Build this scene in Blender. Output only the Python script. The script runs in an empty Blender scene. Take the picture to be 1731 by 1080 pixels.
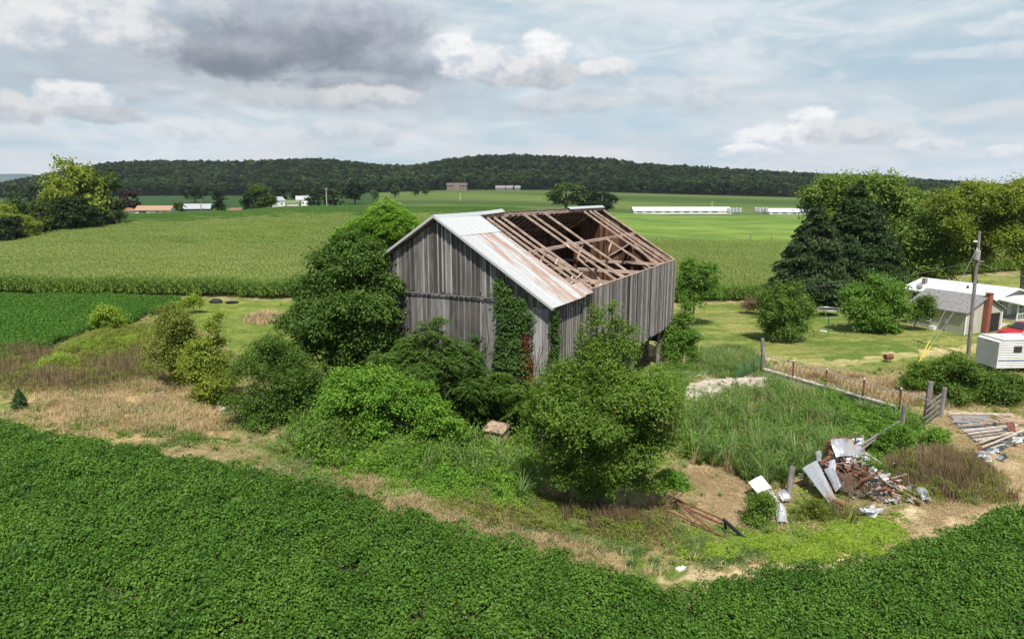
import bpy, math, random
import numpy as np
from mathutils import Vector, Matrix
S = bpy.context.scene
C = S.collection
rs = np.random.RandomState(7)
random.seed(7)
rad = math.radians

# ---------------------------------------------------------------- camera, world, sun, exposure
CAMH = 15.0; TH = 0.184; F = 1150.0
cd = bpy.data.cameras.new('camera'); cam = bpy.data.objects.new('camera', cd); C.objects.link(cam)
cam.location = (0, 0, CAMH); cam.rotation_euler = (math.pi/2 - TH, 0, 0)
cd.sensor_width = 36; cd.lens = 36*F/1731; cd.clip_start = .1; cd.clip_end = 30000
S.camera = cam
SUN_EL = rad(58); SUN_DIR = Vector((.10, -.995, 0)).normalized()      # horizontal direction towards the sun
sd = bpy.data.lights.new('sun', 'SUN'); sun = bpy.data.objects.new('sun', sd); C.objects.link(sun)
sd.energy = 5.0; sd.angle = rad(.6); sd.color = (1, .955, .88)
sv = Vector((SUN_DIR.x*math.cos(SUN_EL), SUN_DIR.y*math.cos(SUN_EL), math.sin(SUN_EL)))
sun.rotation_euler = sv.to_track_quat('Z', 'Y').to_euler(); sun.location = (0, -20, 60)
S.view_settings.view_transform = 'Standard'; S.view_settings.look = 'None'
S.view_settings.gamma = 1; S.view_settings.exposure = 0.45
S.render.engine = 'CYCLES'
S.cycles.max_bounces = 6; S.cycles.diffuse_bounces = 2; S.cycles.glossy_bounces = 2
S.cycles.transmission_bounces = 3; S.cycles.transparent_max_bounces = 4; S.cycles.volume_bounces = 0

class NT:                                                             # small helper to write node expressions
    def __init__(s, nt): s.nt = nt; s.N = nt.nodes; s.L = nt.links
    def new(s, t, **k):
        n = s.N.new(t)
        for a, b in k.items(): setattr(n, a, b)
        return n
    def put(s, sock, v):
        if isinstance(v, bpy.types.NodeSocket): s.L.new(v, sock)
        elif v is not None:
            if isinstance(v, (tuple, list)) and len(v) == 3 and sock.type == 'RGBA': v = (*v, 1)
            sock.default_value = v
    def m(s, op, a, b=None, c=None, clamp=False):
        n = s.new('ShaderNodeMath', operation=op, use_clamp=clamp)
        s.put(n.inputs[0], a); s.put(n.inputs[1], b)
        if c is not None: s.put(n.inputs[2], c)
        return n.outputs[0]
    def ss(s, x, a, b, lo=0., hi=1.):
        n = s.new('ShaderNodeMapRange', interpolation_type='SMOOTHSTEP')
        s.put(n.inputs[0], x); s.put(n.inputs[1], a); s.put(n.inputs[2], b); s.put(n.inputs[3], lo); s.put(n.inputs[4], hi)
        return n.outputs[0]
    def mix(s, f, a, b, bt='MIX'):
        n = s.new('ShaderNodeMix', data_type='RGBA', blend_type=bt)
        s.put(n.inputs[0], f); s.put(n.inputs[6], a); s.put(n.inputs[7], b)
        return n.outputs[2]
    def noise(s, vec, scale, detail=4., rough=.55, dist=0., out=0):
        n = s.new('ShaderNodeTexNoise')
        if vec is not None: s.put(n.inputs['Vector'], vec)
        s.put(n.inputs['Scale'], scale); s.put(n.inputs['Detail'], detail); s.put(n.inputs['Roughness'], rough); s.put(n.inputs['Distortion'], dist)
        return n.outputs[out]
    def xyz(s, v):
        n = s.new('ShaderNodeSeparateXYZ'); s.put(n.inputs[0], v); return n.outputs
    def comb(s, x, y, z=0.):
        n = s.new('ShaderNodeCombineXYZ'); s.put(n.inputs[0], x); s.put(n.inputs[1], y); s.put(n.inputs[2], z); return n.outputs[0]
    def mapv(s, v, scale):
        n = s.new('ShaderNodeMapping'); s.put(n.inputs[0], v); n.inputs['Scale'].default_value = scale; return n.outputs[0]

def build_world():
    w = bpy.data.worlds.new('World'); S.world = w; w.use_nodes = True
    t = NT(w.node_tree); t.N.clear()
    out = t.new('ShaderNodeOutputWorld'); bg = t.new('ShaderNodeBackground')
    t.L.new(bg.outputs[0], out.inputs[0]); bg.inputs[1].default_value = .1
    sky = t.new('ShaderNodeTexSky', sky_type='NISHITA', sun_disc=False)
    sky.sun_elevation = SUN_EL; sky.sun_rotation = math.atan2(SUN_DIR.x, SUN_DIR.y); sky.altitude = 100
    d = t.new('ShaderNodeTexCoord').outputs['Generated']
    X, Y, Z = t.xyz(d)
    az = t.m('ARCTAN2', X, Y); el = t.m('ARCSINE', Z)
    v = t.comb(az, t.m('MULTIPLY', el, 2.6), 0.)
    v3 = t.comb(X, Y, t.m('MULTIPLY', Z, 3.2))
    big = t.noise(v3, 2.3, 6, .55, .4)
    fine = t.noise(v3, 9., 8, .62, .8)
    iso = t.comb(az, t.m('MULTIPLY', el, 1.35), 0.)
    warp = t.noise(iso, 15., 10, .62, .2)
    puff = t.noise(iso, 34., 8, .6, .2)
    K = 10.*.80
    def c(r, g, b, k=1.): return (r*K*k, g*K*k, b*K*k, 1)
    # veil of thin high cloud over the blue
    veil = t.ss(t.m('ADD', big, t.m('MULTIPLY', t.m('SUBTRACT', fine, .5), .5)), .34, .62)
    col = t.mix(.92, sky.outputs[0], t.mix(fine, c(.40, .545, .635), c(.50, .63, .70)))
    col = t.mix(veil, col, t.mix(t.ss(fine, .35, .7), c(.56, .645, .70), c(.71, .76, .79)))
    # light band of warm cloud low over the hills
    low = t.m('MULTIPLY', t.ss(el, .16, .03), t.ss(t.noise(v3, 5., 6, .6), .38, .62))
    col = t.mix(t.m('MULTIPLY', low, .75), col, c(.74, .695, .69))
    def P(px, py):
        return (px-865.5)/F, (328-py)/F*.95
    def blob(px, py, rx, ry, edge=.9, soft=.22, wamp=1.6, nz=None):
        a, e = P(px, py)
        dx = t.m('DIVIDE', t.m('SUBTRACT', az, a), rx/F); dy = t.m('DIVIDE', t.m('SUBTRACT', el, e), ry/F)
        r = t.m('SQRT', t.m('ADD', t.m('MULTIPLY', dx, dx), t.m('MULTIPLY', dy, dy)))
        r = t.m('ADD', r, t.m('MULTIPLY', t.m('SUBTRACT', nz or warp, .5), wamp))
        return t.ss(r, edge+soft, edge-soft), dy
    med = t.noise(v3, 6.5, 9, .6, .3)
    # streaky wisps and blue gaps
    wis = t.noise(t.comb(t.m('MULTIPLY', az, 1.2), t.m('MULTIPLY', el, 7.)), 3.4, 9, .62, .9)
    col = t.mix(t.m('MULTIPLY', t.ss(wis, .48, .70), .4), col, c(.74, .775, .79))
    col = t.mix(t.m('MULTIPLY', t.ss(wis, .48, .30), .5), col, c(.37, .53, .63))
    # broad grey sheets
    for (px, py, rx, ry, a) in ((330, 60, 460, 110, .45), (600, 150, 330, 50, .5), (250, 130, 300, 60, .35), (1500, 150, 420, 70, .1), (80, 40, 200, 60, .2)):
        mk, dy = blob(px, py, rx, ry, .9, .5, 2.4, med)
        col = t.mix(t.m('MULTIPLY', mk, a), col, t.mix(fine, c(.34, .38, .44), c(.50, .53, .58)))
    def cumulus(L_):
        nonlocal col
        for (px, py, rx, ry, b, a) in L_:
            mk, dy = blob(px, py, rx, ry, .86, .19, 1.9)
            sh = t.m('ADD', t.m('MULTIPLY', dy, .55), t.m('MULTIPLY', t.m('SUBTRACT', puff, .5), 3.0))
            b = min(.92, b*1.06); lit = c(b, b*.995, b*.99); foot = c(b*.62, b*.675, b*.75)
            col = t.mix(t.m('MULTIPLY', mk, a), col, t.mix(t.ss(sh, -.75, .35), foot, lit))
    cumulus(((250, 60, 130, 55, .78, .8), (330, 95, 60, 30, .72, .8), (180, 95, 80, 40, .76, .75), (110, 118, 60, 26, .76, .8), (90, 145, 50, 12, .7, .6), (420, 50, 60, 30, .66, .6), (600, 45, 70, 34, .66, .6)))
    # the heavy dark cloud
    for (px, py, rx, ry, a, k) in ((520, 98, 150, 52, .95, .98), (640, 78, 110, 50, .88, 1.12), (450, 122, 120, 30, .92, 1.0), (700, 120, 90, 34, .75, 1.3), (560, 30, 150, 26, .5, 1.7), (600, 150, 110, 16, .7, 1.25), (390, 70, 60, 30, .6, 1.3)):
        mk, dy = blob(px, py, rx, ry, .88, .42, 2.0, warp)
        sh = t.m('ADD', dy, t.m('MULTIPLY', t.m('SUBTRACT', puff, .5), 1.6))
        col = t.mix(t.m('MULTIPLY', mk, a), col, t.mix(t.ss(sh, -.6, 1.1), c(.18*k, .205*k, .26*k), c(.42*k, .45*k, .50*k)))
    cumulus(((640, 172, 80, 22, .66, .85), (540, 180, 100, 18, .56, .5), (120, 208, 125, 24, .66, .9), (225, 192, 60, 22, .78, .95), (55, 215, 70, 18, .62, .8), (260, 215, 80, 14, .5, .6),
             (900, 132, 130, 26, .60, .85), (800, 112, 75, 34, .80, .95), (770, 95, 50, 28, .84, .9), (920, 92, 42, 30, .86, .95), (860, 120, 70, 20, .74, .8), (1005, 124, 50, 15, .76, .9), (950, 180, 90, 20, .6, .5), (1130, 165, 90, 30, .7, .45),
             (1325, 212, 38, 22, .86, .95), (1290, 238, 70, 22, .84, .95), (1360, 235, 60, 22, .70, .8), (1240, 262, 55, 12, .86, .9), (1420, 240, 60, 18, .66, .5), (1490, 258, 50, 10, .76, .7), (1580, 270, 50, 12, .8, .7),
             (1590, 105, 110, 18, .80, .5), (1540, 135, 90, 14, .8, .4), (60, 275, 70, 14, .72, .7), (380, 232, 100, 20, .74, .6), (600, 225, 120, 18, .72, .5), (655, 244, 24, 8, .5, .4)))
    up = t.m('MAXIMUM', t.ss(el, .42, .9), t.ss(Y, .25, -.35))
    col = t.mix(t.m('MULTIPLY', up, .85), col, t.mix(.25, sky.outputs[0], c(.24, .29, .36)))
    t.L.new(col, bg.inputs[0])
    w.cycles.sampling_method = 'MANUAL'; w.cycles.sample_map_resolution = 512
build_world()

# ---------------------------------------------------------------- the lie of the land
def sm(t): t = np.clip(t, 0, 1); return t*t*(3-2*t)
PXK = np.array([-700, 0, 100, 200, 300, 400, 480, 600, 740, 865, 960, 1040, 1140, 1330, 1500, 1731, 2500.])
def prof(d):
    ks = sorted(d); return np.interp(PXK, ks, [d[k] for k in ks])
K110 = prof({0: 2.4, 480: 2.4, 740: 2.0, 960: .6, 1140: 0, 1731: 0})
K270 = prof({0: -2.5, 100: 2.3, 200: 4.1, 300: 4.7, 400: 5.2, 480: 7.0, 600: 7.4, 740: 7.4, 865: 7.0, 960: 4.5, 1040: 2, 1140: .5, 1331: 0})
K350 = prof({0: -4, 200: 2.5, 480: 4.2, 740: 5, 960: 3, 1040: 1, 1140: 0, 1731: 0})
K480 = prof({0: 0, 240: 2, 480: 5.5, 740: 7, 960: 5, 1040: 1.5, 1140: 0, 1331: 0})
K750 = prof({0: 2, 240: 8, 400: 9, 560: 12.5, 640: 14.5, 740: 16, 865: 16.2, 960: 15.2, 1040: 13.6, 1140: 13.2, 1331: 9.5, 1500: 6, 1731: 5})
K950 = prof({0: 8, 240: 11, 400: 10.5, 640: 15, 740: 18, 865: 18.5, 960: 17.5, 1040: 15, 1331: 9, 1731: 6})
RIDPX = [-1500, -700, 0, 80, 150, 200, 320, 400, 540, 600, 640, 700, 760, 810, 865, 960, 1040, 1080, 1200, 1300, 1400, 1500, 1600, 1731, 2300, 3200]
RIDPY = [330, 322, 316, 302, 290, 281, 279, 281, 276, 281, 286, 287, 276, 271, 270, 272, 278, 284, 290, 296, 301, 305, 312, 321, 330, 335]
def hgt(x, y):
    x = np.asarray(x, float); y = np.asarray(y, float)
    near = 2.4*sm((10-x)/22) + .10*np.sin(x*.31+1.3)*np.sin(y*.27)+.05*np.sin(x*.9+y*.7)
    ys = np.maximum(y, 60.)
    px = 865.5 + F*x/(ys*.983)
    f = [np.interp(px, PXK, k) for k in (K110, K270, K350, K480, K750, K950)]
    rid = CAMH + 1350*(328-np.interp(px, RIDPX, RIDPY))/F - 14
    f += [rid, rid-18, rid*0+2]
    ky = [110, 270, 350, 480, 750, 950, 1350, 2000, 2900]
    r = f[0]
    for i in range(len(ky)-1):
        r = np.where(y > ky[i], f[i] + (f[i+1]-f[i])*sm((y-ky[i])/(ky[i+1]-ky[i])), r)
    w = sm((y-75)/45)
    return near*(1-w) + r*w
def hz(x, y): return float(hgt(x, y))
def ray(px, py):
    X = (px-865.5)/F; U = -(py-540)/F; c, s = math.cos(TH), math.sin(TH)
    return np.array([X, c+U*s, -s+U*c])
def P3(px, py, Y):                                                     # the point a map distance Y ahead that the photo shows at a pixel
    r = ray(px, py); k = Y/r[1]; return Vector((r[0]*k, Y, CAMH+r[2]*k))
def G(px, py, dz=0.):                                                  # where the sight line meets the ground (dz above it)
    r = ray(px, py); k = 12.
    for _ in range(4000):
        q = r*k
        if CAMH+q[2] <= hz(q[0], q[1])+dz: break
        k *= 1.004
        if k > 3000: break
    a, b = k/1.004, k
    for _ in range(24):
        k = (a+b)/2; q = r*k
        if CAMH+q[2] <= hz(q[0], q[1])+dz: b = k
        else: a = k
    q = r*b; return Vector((q[0], q[1], CAMH+q[2]))
def poly(pts, dz=0.): return np.array([[g.x, g.y] for g in (G(a, b, dz) for a, b in pts)])
def inside(x, y, p):
    r = np.zeros(x.shape, bool); n = len(p)
    for i in range(n):
        x0, y0 = p[i]; x1, y1 = p[(i+1) % n]
        if y0 == y1: continue
        c = ((y0 > y) != (y1 > y)) & (x < (x1-x0)*(y-y0)/(y1-y0)+x0)
        r ^= c
    return r
def vnoise(x, y, s, seed=0):                                           # smooth value noise in numpy
    x = np.asarray(x)*s+1000.; y = np.asarray(y)*s+1000.
    xi = np.floor(x).astype(int); yi = np.floor(y).astype(int); fx = x-xi; fy = y-yi
    fx = fx*fx*(3-2*fx); fy = fy*fy*(3-2*fy)
    h = lambda a, b: ((np.sin(a*127.1+b*311.7+seed*17.3)*43758.5453) % 1)
    return (h(xi, yi)*(1-fx)+h(xi+1, yi)*fx)*(1-fy)+(h(xi, yi+1)*(1-fx)+h(xi+1, yi+1)*fx)*fy
def fbm(x, y, s, seed=0): return (vnoise(x, y, s, seed)*.5+vnoise(x, y, s*2.1, seed+1)*.28+vnoise(x, y, s*4.3, seed+2)*.22)

# ---------------------------------------------------------------- object helpers
def link(o, parent=None):
    C.objects.link(o)
    if parent: o.parent = parent
    return o
def tag(o, label=None, cat=None, group=None, kind=None):
    if label: o['label'] = label
    if cat: o['category'] = cat
    if group: o['group'] = group
    if kind: o['kind'] = kind
    return o
def empty(name, loc, rz=0, label=None, cat=None, group=None):
    o = bpy.data.objects.new(name, None); o.location = loc; o.rotation_euler = (0, 0, rz); o.empty_display_size = .3
    C.objects.link(o); return tag(o, label, cat, group)
class MB:
    def __init__(s): s.v = []; s.f = []; s.mi = []; s.k = 0
    def add(s, vs, fs):
        b = len(s.v); s.v += [tuple(v) for v in vs]; s.f += [tuple(i+b for i in f) for f in fs]; s.mi += [s.k]*len(fs)
    def hexa(s, p): s.add(p, [(0, 3, 2, 1), (4, 5, 6, 7), (0, 1, 5, 4), (1, 2, 6, 5), (2, 3, 7, 6), (3, 0, 4, 7)])
    def box(s, x0, x1, y0, y1, z0, z1):
        s.hexa([(x0, y0, z0), (x1, y0, z0), (x1, y1, z0), (x0, y1, z0), (x0, y0, z1), (x1, y0, z1), (x1, y1, z1), (x0, y1, z1)])
    def beam(s, a, b, w, h, up=(0, 0, 1)):
        a = Vector(a); b = Vector(b); d = (b-a).normalized(); u = Vector(up)
        r = d.cross(u)
        if r.length < 1e-4: r = d.cross(Vector((1, 0, 0)))
        r.normalize(); n = r.cross(d).normalized(); r = r*w/2; n = n*h/2
        s.hexa([a-r-n, a+r-n, b+r-n, b-r-n, a-r+n, a+r+n, b+r+n, b-r+n])
    def tube(s, pts, rr, n=8, cap=True):
        pts = [Vector(p) for p in pts]; b = len(s.v); m = len(pts)
        for i, p in enumerate(pts):
            d = (pts[min(i+1, m-1)]-pts[max(i-1, 0)]).normalized()
            u = Vector((0, 0, 1)) if abs(d.z) < .95 else Vector((1, 0, 0))
            r = d.cross(u).normalized(); q = r.cross(d)
            R = rr[i] if hasattr(rr, '__len__') else rr
            for k in range(n):
                a = 2*math.pi*k/n; s.v.append(tuple(p+r*math.cos(a)*R+q*math.sin(a)*R))
        for i in range(m-1):
            for k in range(n):
                s.f.append((b+i*n+k, b+i*n+(k+1) % n, b+(i+1)*n+(k+1) % n, b+(i+1)*n+k)); s.mi.append(s.k)
        if cap:
            s.f.append(tuple(b+k for k in range(n))[::-1]); s.f.append(tuple(b+(m-1)*n+k for k in range(n))); s.mi += [s.k]*2
    def prism(s, prof, y0, y1):                                        # profile in x,z extruded along y
        n = len(prof); b = [(x, y0, z) for x, z in prof]+[(x, y1, z) for x, z in prof]
        s.add(b, [tuple(range(n)), tuple(range(2*n-1, n-1, -1))]+[(i, (i+1) % n+0, (i+1) % n+n, i+n)[::-1] for i in range(n)])
    def ball(s, c, r, n=10, m=6):
        c = Vector(c); r = Vector((r, r, r)) if not hasattr(r, '__len__') else Vector(r)
        vs = [(c.x, c.y, c.z-r.z)]
        for i in range(1, m):
            a = -math.pi/2+math.pi*i/m
            for k in range(n):
                b = 2*math.pi*k/n; vs.append((c.x+r.x*math.cos(a)*math.cos(b), c.y+r.y*math.cos(a)*math.sin(b), c.z+r.z*math.sin(a)))
        vs.append((c.x, c.y, c.z+r.z)); fs = []
        for k in range(n):
            fs.append((0, 1+(k+1) % n, 1+k)); fs.append((len(vs)-1, 1+(m-2)*n+k, 1+(m-2)*n+(k+1) % n))
            for i in range(m-2): fs.append((1+i*n+k, 1+i*n+(k+1) % n, 1+(i+1)*n+(k+1) % n, 1+(i+1)*n+k))
        s.add(vs, fs)
    def build(s, name, mat, parent=None, smooth=False, loc=None):
        me = bpy.data.meshes.new(name); me.from_pydata(s.v, [], s.f)
        for m in (mat if isinstance(mat, (list, tuple)) else [mat]): me.materials.append(m)
        if isinstance(mat, (list, tuple)): me.polygons.foreach_set('material_index', s.mi)
        if smooth: me.polygons.foreach_set('use_smooth', [True]*len(me.polygons))
        me.validate(); me.update()
        o = bpy.data.objects.new(name, me)
        if loc is not None: o.location = loc
        return link(o, parent)
def npmesh(name, V, Q, mat, parent=None, k=4, mi=None, smooth=False, dolink=True):
    me = bpy.data.meshes.new(name); V = np.asarray(V, np.float32); Q = np.asarray(Q, np.int32).reshape(-1, k)
    me.vertices.add(len(V)); me.vertices.foreach_set('co', V.ravel())
    me.loops.add(Q.size); me.loops.foreach_set('vertex_index', Q.ravel())
    me.polygons.add(len(Q)); me.polygons.foreach_set('loop_start', np.arange(0, Q.size, k, dtype=np.int32))
    me.polygons.foreach_set('loop_total', np.full(len(Q), k, np.int32))
    for m in (mat if isinstance(mat, (list, tuple)) else [mat]): me.materials.append(m)
    if mi is not None: me.polygons.foreach_set('material_index', np.asarray(mi, np.int32))
    if smooth: me.polygons.foreach_set('use_smooth', np.ones(len(Q), bool))
    me.update(calc_edges=True)
    o = bpy.data.objects.new(name, me)
    if dolink: link(o, parent)
    return o
def nrm(a): return a/np.maximum(np.linalg.norm(a, axis=-1, keepdims=True), 1e-6)

# ---------------------------------------------------------------- materials
def mat(name, base=(.5, .5, .5), rough=.7, metal=0., spec=.3):
    m = bpy.data.materials.new(name); m.use_nodes = True
    t = NT(m.node_tree); b = t.N['Principled BSDF']
    t.put(b.inputs['Base Color'], base); b.inputs['Roughness'].default_value = rough; b.inputs['Metallic'].default_value = metal
    b.inputs['Specular IOR Level'].default_value = spec
    return m, t, b
def bump(t, b, h, strength=.5, dist=.02):
    n = t.new('ShaderNodeBump'); n.inputs['Strength'].default_value = strength; n.inputs['Distance'].default_value = dist
    t.put(n.inputs['Height'], h); t.L.new(n.outputs[0], b.inputs['Normal'])
def plain(name, base, rough=.7, metal=0., var=.25, scale=3., spec=.3, bs=.3):
    m, t, b = mat(name, base, rough, metal, spec)
    co = t.new('ShaderNodeTexCoord').outputs['Object']
    n = t.noise(co, scale, 6, .6)
    t.put(b.inputs['Base Color'], t.mix(t.ss(n, .3, .7), tuple(c*(1-var) for c in base), tuple(min(1, c*(1+var)) for c in base)))
    bump(t, b, t.noise(co, scale*6, 5, .6), bs, .01)
    return m
def leafmat(name, dark, light, trans=.35, rough=.6, dry=None, dryf=.05, psc=.35, spec=.22, ovar=.15):
    m = bpy.data.materials.new(name); m.use_nodes = True; t = NT(m.node_tree)
    b = t.N['Principled BSDF']; out = t.N['Material Output']
    geo = t.new('ShaderNodeNewGeometry')
    r = geo.outputs['Random Per Island']
    pn = t.noise(geo.outputs['Position'], psc, 3, .5)
    orr = t.new('ShaderNodeObjectInfo').outputs['Random']
    f = t.m('ADD', t.m('MULTIPLY', r, .6-ovar*.3), t.m('ADD', t.m('MULTIPLY', t.m('SUBTRACT', pn, .3), 1.0), t.m('MULTIPLY', t.m('SUBTRACT', orr, .5), ovar)), clamp=True)
    col = t.mix(f, dark, light)
    if dry: col = t.mix(t.m('GREATER_THAN', t.m('FRACT', t.m('MULTIPLY', r, 37.7)), 1-dryf), col, dry)
    t.L.new(col, b.inputs['Base Color']); b.inputs['Roughness'].default_value = rough; b.inputs['Specular IOR Level'].default_value = spec
    tr = t.new('ShaderNodeBsdfTranslucent'); t.L.new(t.mix(.5, col, tuple(min(1, c*k) for c, k in zip(light, (1.5, 1.4, .6)))), tr.inputs[0])
    mx = t.new('ShaderNodeMixShader'); mx.inputs[0].default_value = trans
    t.L.new(b.outputs[0], mx.inputs[1]); t.L.new(tr.outputs[0], mx.inputs[2]); t.L.new(mx.outputs[0], out.inputs[0])
    return m
def woodmat(name, dark, light, brown=None, axis=2, sc=1., rough=.85):
    m, t, b = mat(name, dark, rough, 0, .15)
    co = t.new('ShaderNodeTexCoord').outputs['Object']; geo = t.new('ShaderNodeNewGeometry')
    s = [14*sc]*3; s[axis] = .6*sc
    st = t.noise(t.mapv(co, s), 1., 6, .65)
    s2 = [5*sc]*3; s2[axis] = .9*sc
    kn = t.noise(t.mapv(co, s2), 1., 4, .5)
    f = t.m('ADD', t.m('MULTIPLY', st, .75), t.m('MULTIPLY', t.m('SUBTRACT', geo.outputs['Random Per Island'], .5), .55))
    f = t.m('ADD', f, t.m('MULTIPLY', t.m('SUBTRACT', kn, .5), .6), clamp=True)
    col = t.mix(t.ss(f, .15, .8), dark, light)
    if brown: col = t.mix(t.m('MULTIPLY', t.ss(t.noise(co, .35*sc, 4, .6), .45, .7), .8), col, brown)
    t.L.new(col, b.inputs['Base Color']); bump(t, b, st, .5, .01)
    return m
M = {}
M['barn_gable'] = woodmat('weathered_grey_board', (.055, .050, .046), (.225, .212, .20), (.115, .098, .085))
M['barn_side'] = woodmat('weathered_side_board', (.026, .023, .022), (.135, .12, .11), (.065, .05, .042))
M['pale_board'] = woodmat('pale_bleached_board', (.13, .125, .12), (.36, .345, .33), (.2, .185, .17))
M['batten'] = woodmat('pale_batten', (.12, .112, .105), (.36, .34, .325))
M['raw'] = woodmat('bare_rafter_wood', (.26, .17, .125), (.62, .50, .42), axis=1, sc=.7)
M['rawx'] = woodmat('bare_beam_wood', (.24, .15, .11), (.56, .44, .36), axis=0, sc=.7)
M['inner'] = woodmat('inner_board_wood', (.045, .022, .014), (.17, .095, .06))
M['greywood'] = woodmat('grey_post_wood', (.10, .09, .08), (.32, .29, .26))
M['oldwood'] = plain('old_scrap_wood', (.30, .215, .16), .85, 0, .45, 2.5)
M['palewood'] = plain('pale_scrap_wood', (.42, .36, .30), .85, 0, .3, 2.5)
M['rust'] = plain('rusty_iron', (.16, .065, .04), .85, 0, .5, 6.)
M['pipe'] = plain('galvanised_pipe', (.36, .36, .35), .5, .5, .3, 5.)
M['concrete'] = plain('weathered_concrete', (.40, .375, .33), .9, 0, .25, .8)
M['stone'] = plain('rubble_stone', (.16, .14, .125), .95, 0, .5, 2.2, bs=.8)
M['black'] = plain('black_rubber', (.02, .02, .022), .7, 0, .3)
M['white'] = plain('white_paint', (.72, .72, .70), .5, 0, .06, 2.)
M['cream'] = plain('cream_siding', (.55, .53, .43), .7, 0, .1, 1.)
M['glass'] = mat('dark_window_glass', (.03, .035, .04), .1, 0, .6)[0]
M['asph'] = plain('asphalt_shingle', (.19, .18, .175), .9, 0, .3, 4.)
M['brick'] = plain('red_brick', (.24, .085, .055), .9, 0, .35, 9.)
M['green_paint'] = plain('green_paint', (.02, .10, .05), .5, 0, .2)
M['red_paint'] = mat('red_car_paint', (.42, .015, .02), .3, .1, .6)[0]
M['silo'] = plain('silo_steel', (.5, .51, .52), .45, .5, .1)
M['bark'] = plain('bark', (.10, .08, .062), .95, 0, .4, 5., bs=.8)
M['wire'] = mat('wire', (.25, .25, .25), .6)[0]
M['yellow'] = mat('yellow_guard', (.65, .50, .06), .5)[0]
def siding(name, base, pitch=30., stain=.12):
    m, t, b = mat(name, base, .65, 0, .2); co = t.new('ShaderNodeTexCoord').outputs['Object']; X_, Y_, Z_ = t.xyz(co)
    w = t.m('FRACT', t.m('MULTIPLY', Z_, pitch/6.283)); n = t.noise(t.mapv(co, (1.5, 1.5, .4)), 1.2, 6, .6)
    c1 = t.mix(t.ss(n, .35, .7), tuple(c*(1-stain) for c in base), base); c1 = t.mix(t.m('MULTIPLY', t.ss(w, .12, .0), .45), c1, tuple(c*.45 for c in base))
    t.L.new(c1, b.inputs['Base Color']); bump(t, b, w, .6, .03); return m
M['cream'] = siding('cream_siding', (.50, .48, .39))
def seamed(name, base):
    m, t, b = mat(name, base, .45, .1, .3); co = t.new('ShaderNodeTexCoord').outputs['Object']; X_, Y_, Z_ = t.xyz(co)
    w = t.m('FRACT', t.m('MULTIPLY', X_, 1.1)); n = t.noise(t.mapv(co, (2., .5, .5)), .8, 7, .65)
    c1 = t.mix(t.ss(n, .42, .7), base, tuple(c*.72 for c in base)); c1 = t.mix(t.m('MULTIPLY', t.ss(w, .05, .0), .5), c1, tuple(c*.5 for c in base))
    t.L.new(c1, b.inputs['Base Color']); bump(t, b, w, .4, .02); return m
M['white_roof'] = seamed('white_metal_roof', (.66, .67, .66))
def metal_roof(name, rustamt, base=(.62, .65, .67), rustx=False):
    m, t, b = mat(name, base, .42, .35, .5)
    co = t.new('ShaderNodeTexCoord').outputs['Object']
    st = t.noise(t.mapv(co, (2.2, .28, .28)), 1.3, 7, .65)
    fi = t.noise(co, 9., 6, .6)
    geo = t.new('ShaderNodeNewGeometry')
    pl = t.m('MULTIPLY', t.m('SUBTRACT', geo.outputs['Random Per Island'], .5), .12)
    r = t.m('ADD', st, t.m('ADD', pl, t.m('MULTIPLY', t.m('SUBTRACT', fi, .5), .25)))
    OX, OY, OZ = t.xyz(co)
    f = t.m('MULTIPLY', t.ss(r, .60-rustamt*.2, .78-rustamt*.2), min(1, rustamt*1.2+.1))
    if rustx: f = t.m('MULTIPLY', f, t.ss(OX, .0, 1.8, .15, 1.))
    col = t.mix(t.ss(fi, .3, .7), tuple(c*.86 for c in base), base)
    col = t.mix(f, col, t.mix(fi, (.17, .085, .05), (.42, .29, .21)))
    t.L.new(col, b.inputs['Base Color']); t.put(b.inputs['Metallic'], t.m('SUBTRACT', .35, t.m('MULTIPLY', f, .35)))
    t.put(b.inputs['Roughness'], t.m('ADD', .40, t.m('MULTIPLY', f, .4)))
    bump(t, b, fi, .15, .01)
    return m
M['roof_hi'] = metal_roof('galvanised_roof_sheet', .22, (.53, .54, .54))
M['roof_lo'] = metal_roof('rust_streaked_roof_sheet', .95, (.52, .53, .53), True)
M['scrap'] = metal_roof('scrap_sheet_metal', .6, (.36, .38, .40))
M['scrapw'] = metal_roof('white_scrap_sheet', .5, (.52, .53, .54))
L = {}
L['soy'] = leafmat('soybean_leaf', (.022, .072, .009), (.122, .235, .030), .2, .5, psc=.5, spec=.14)
L['soy2'] = leafmat('soybean_leaf_far', (.038, .115, .014), (.105, .215, .030), .22, .6, psc=.1, spec=.12)
L['corn'] = leafmat('corn_leaf', (.082, .165, .026), (.215, .32, .062), .3, .5, psc=.04, ovar=.3)
L['corn2'] = leafmat('crest_corn_leaf', (.055, .135, .022), (.13, .235, .042), .3, .5, psc=.03, ovar=.35)
L['tassel'] = leafmat('corn_tassel', (.24, .25, .08), (.40, .40, .15), .2, .7, psc=.03)
L['dark'] = leafmat('walnut_leaf', (.034, .085, .013), (.115, .20, .034), .32)
L['mapleg'] = leafmat('maple_leaf', (.07, .135, .02), (.20, .29, .05), .35)
L['forest3'] = leafmat('pale_forest_leaf', (.035, .06, .018), (.10, .14, .04), .1, .7, psc=.012, spec=.1, ovar=.8)
L['mid'] = leafmat('hedge_leaf', (.042, .095, .014), (.135, .225, .032), .3)
L['bush'] = leafmat('plum_leaf', (.050, .110, .013), (.175, .285, .038), .34, dry=(.25, .13, .04), dryf=.015)
L['bright'] = leafmat('mulberry_leaf', (.075, .18, .018), (.21, .38, .045), .38)
L['lime'] = leafmat('lime_leaf', (.13, .22, .02), (.33, .45, .055), .38)
L['yell'] = leafmat('locust_leaf', (.10, .16, .018), (.30, .36, .05), .38)
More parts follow.
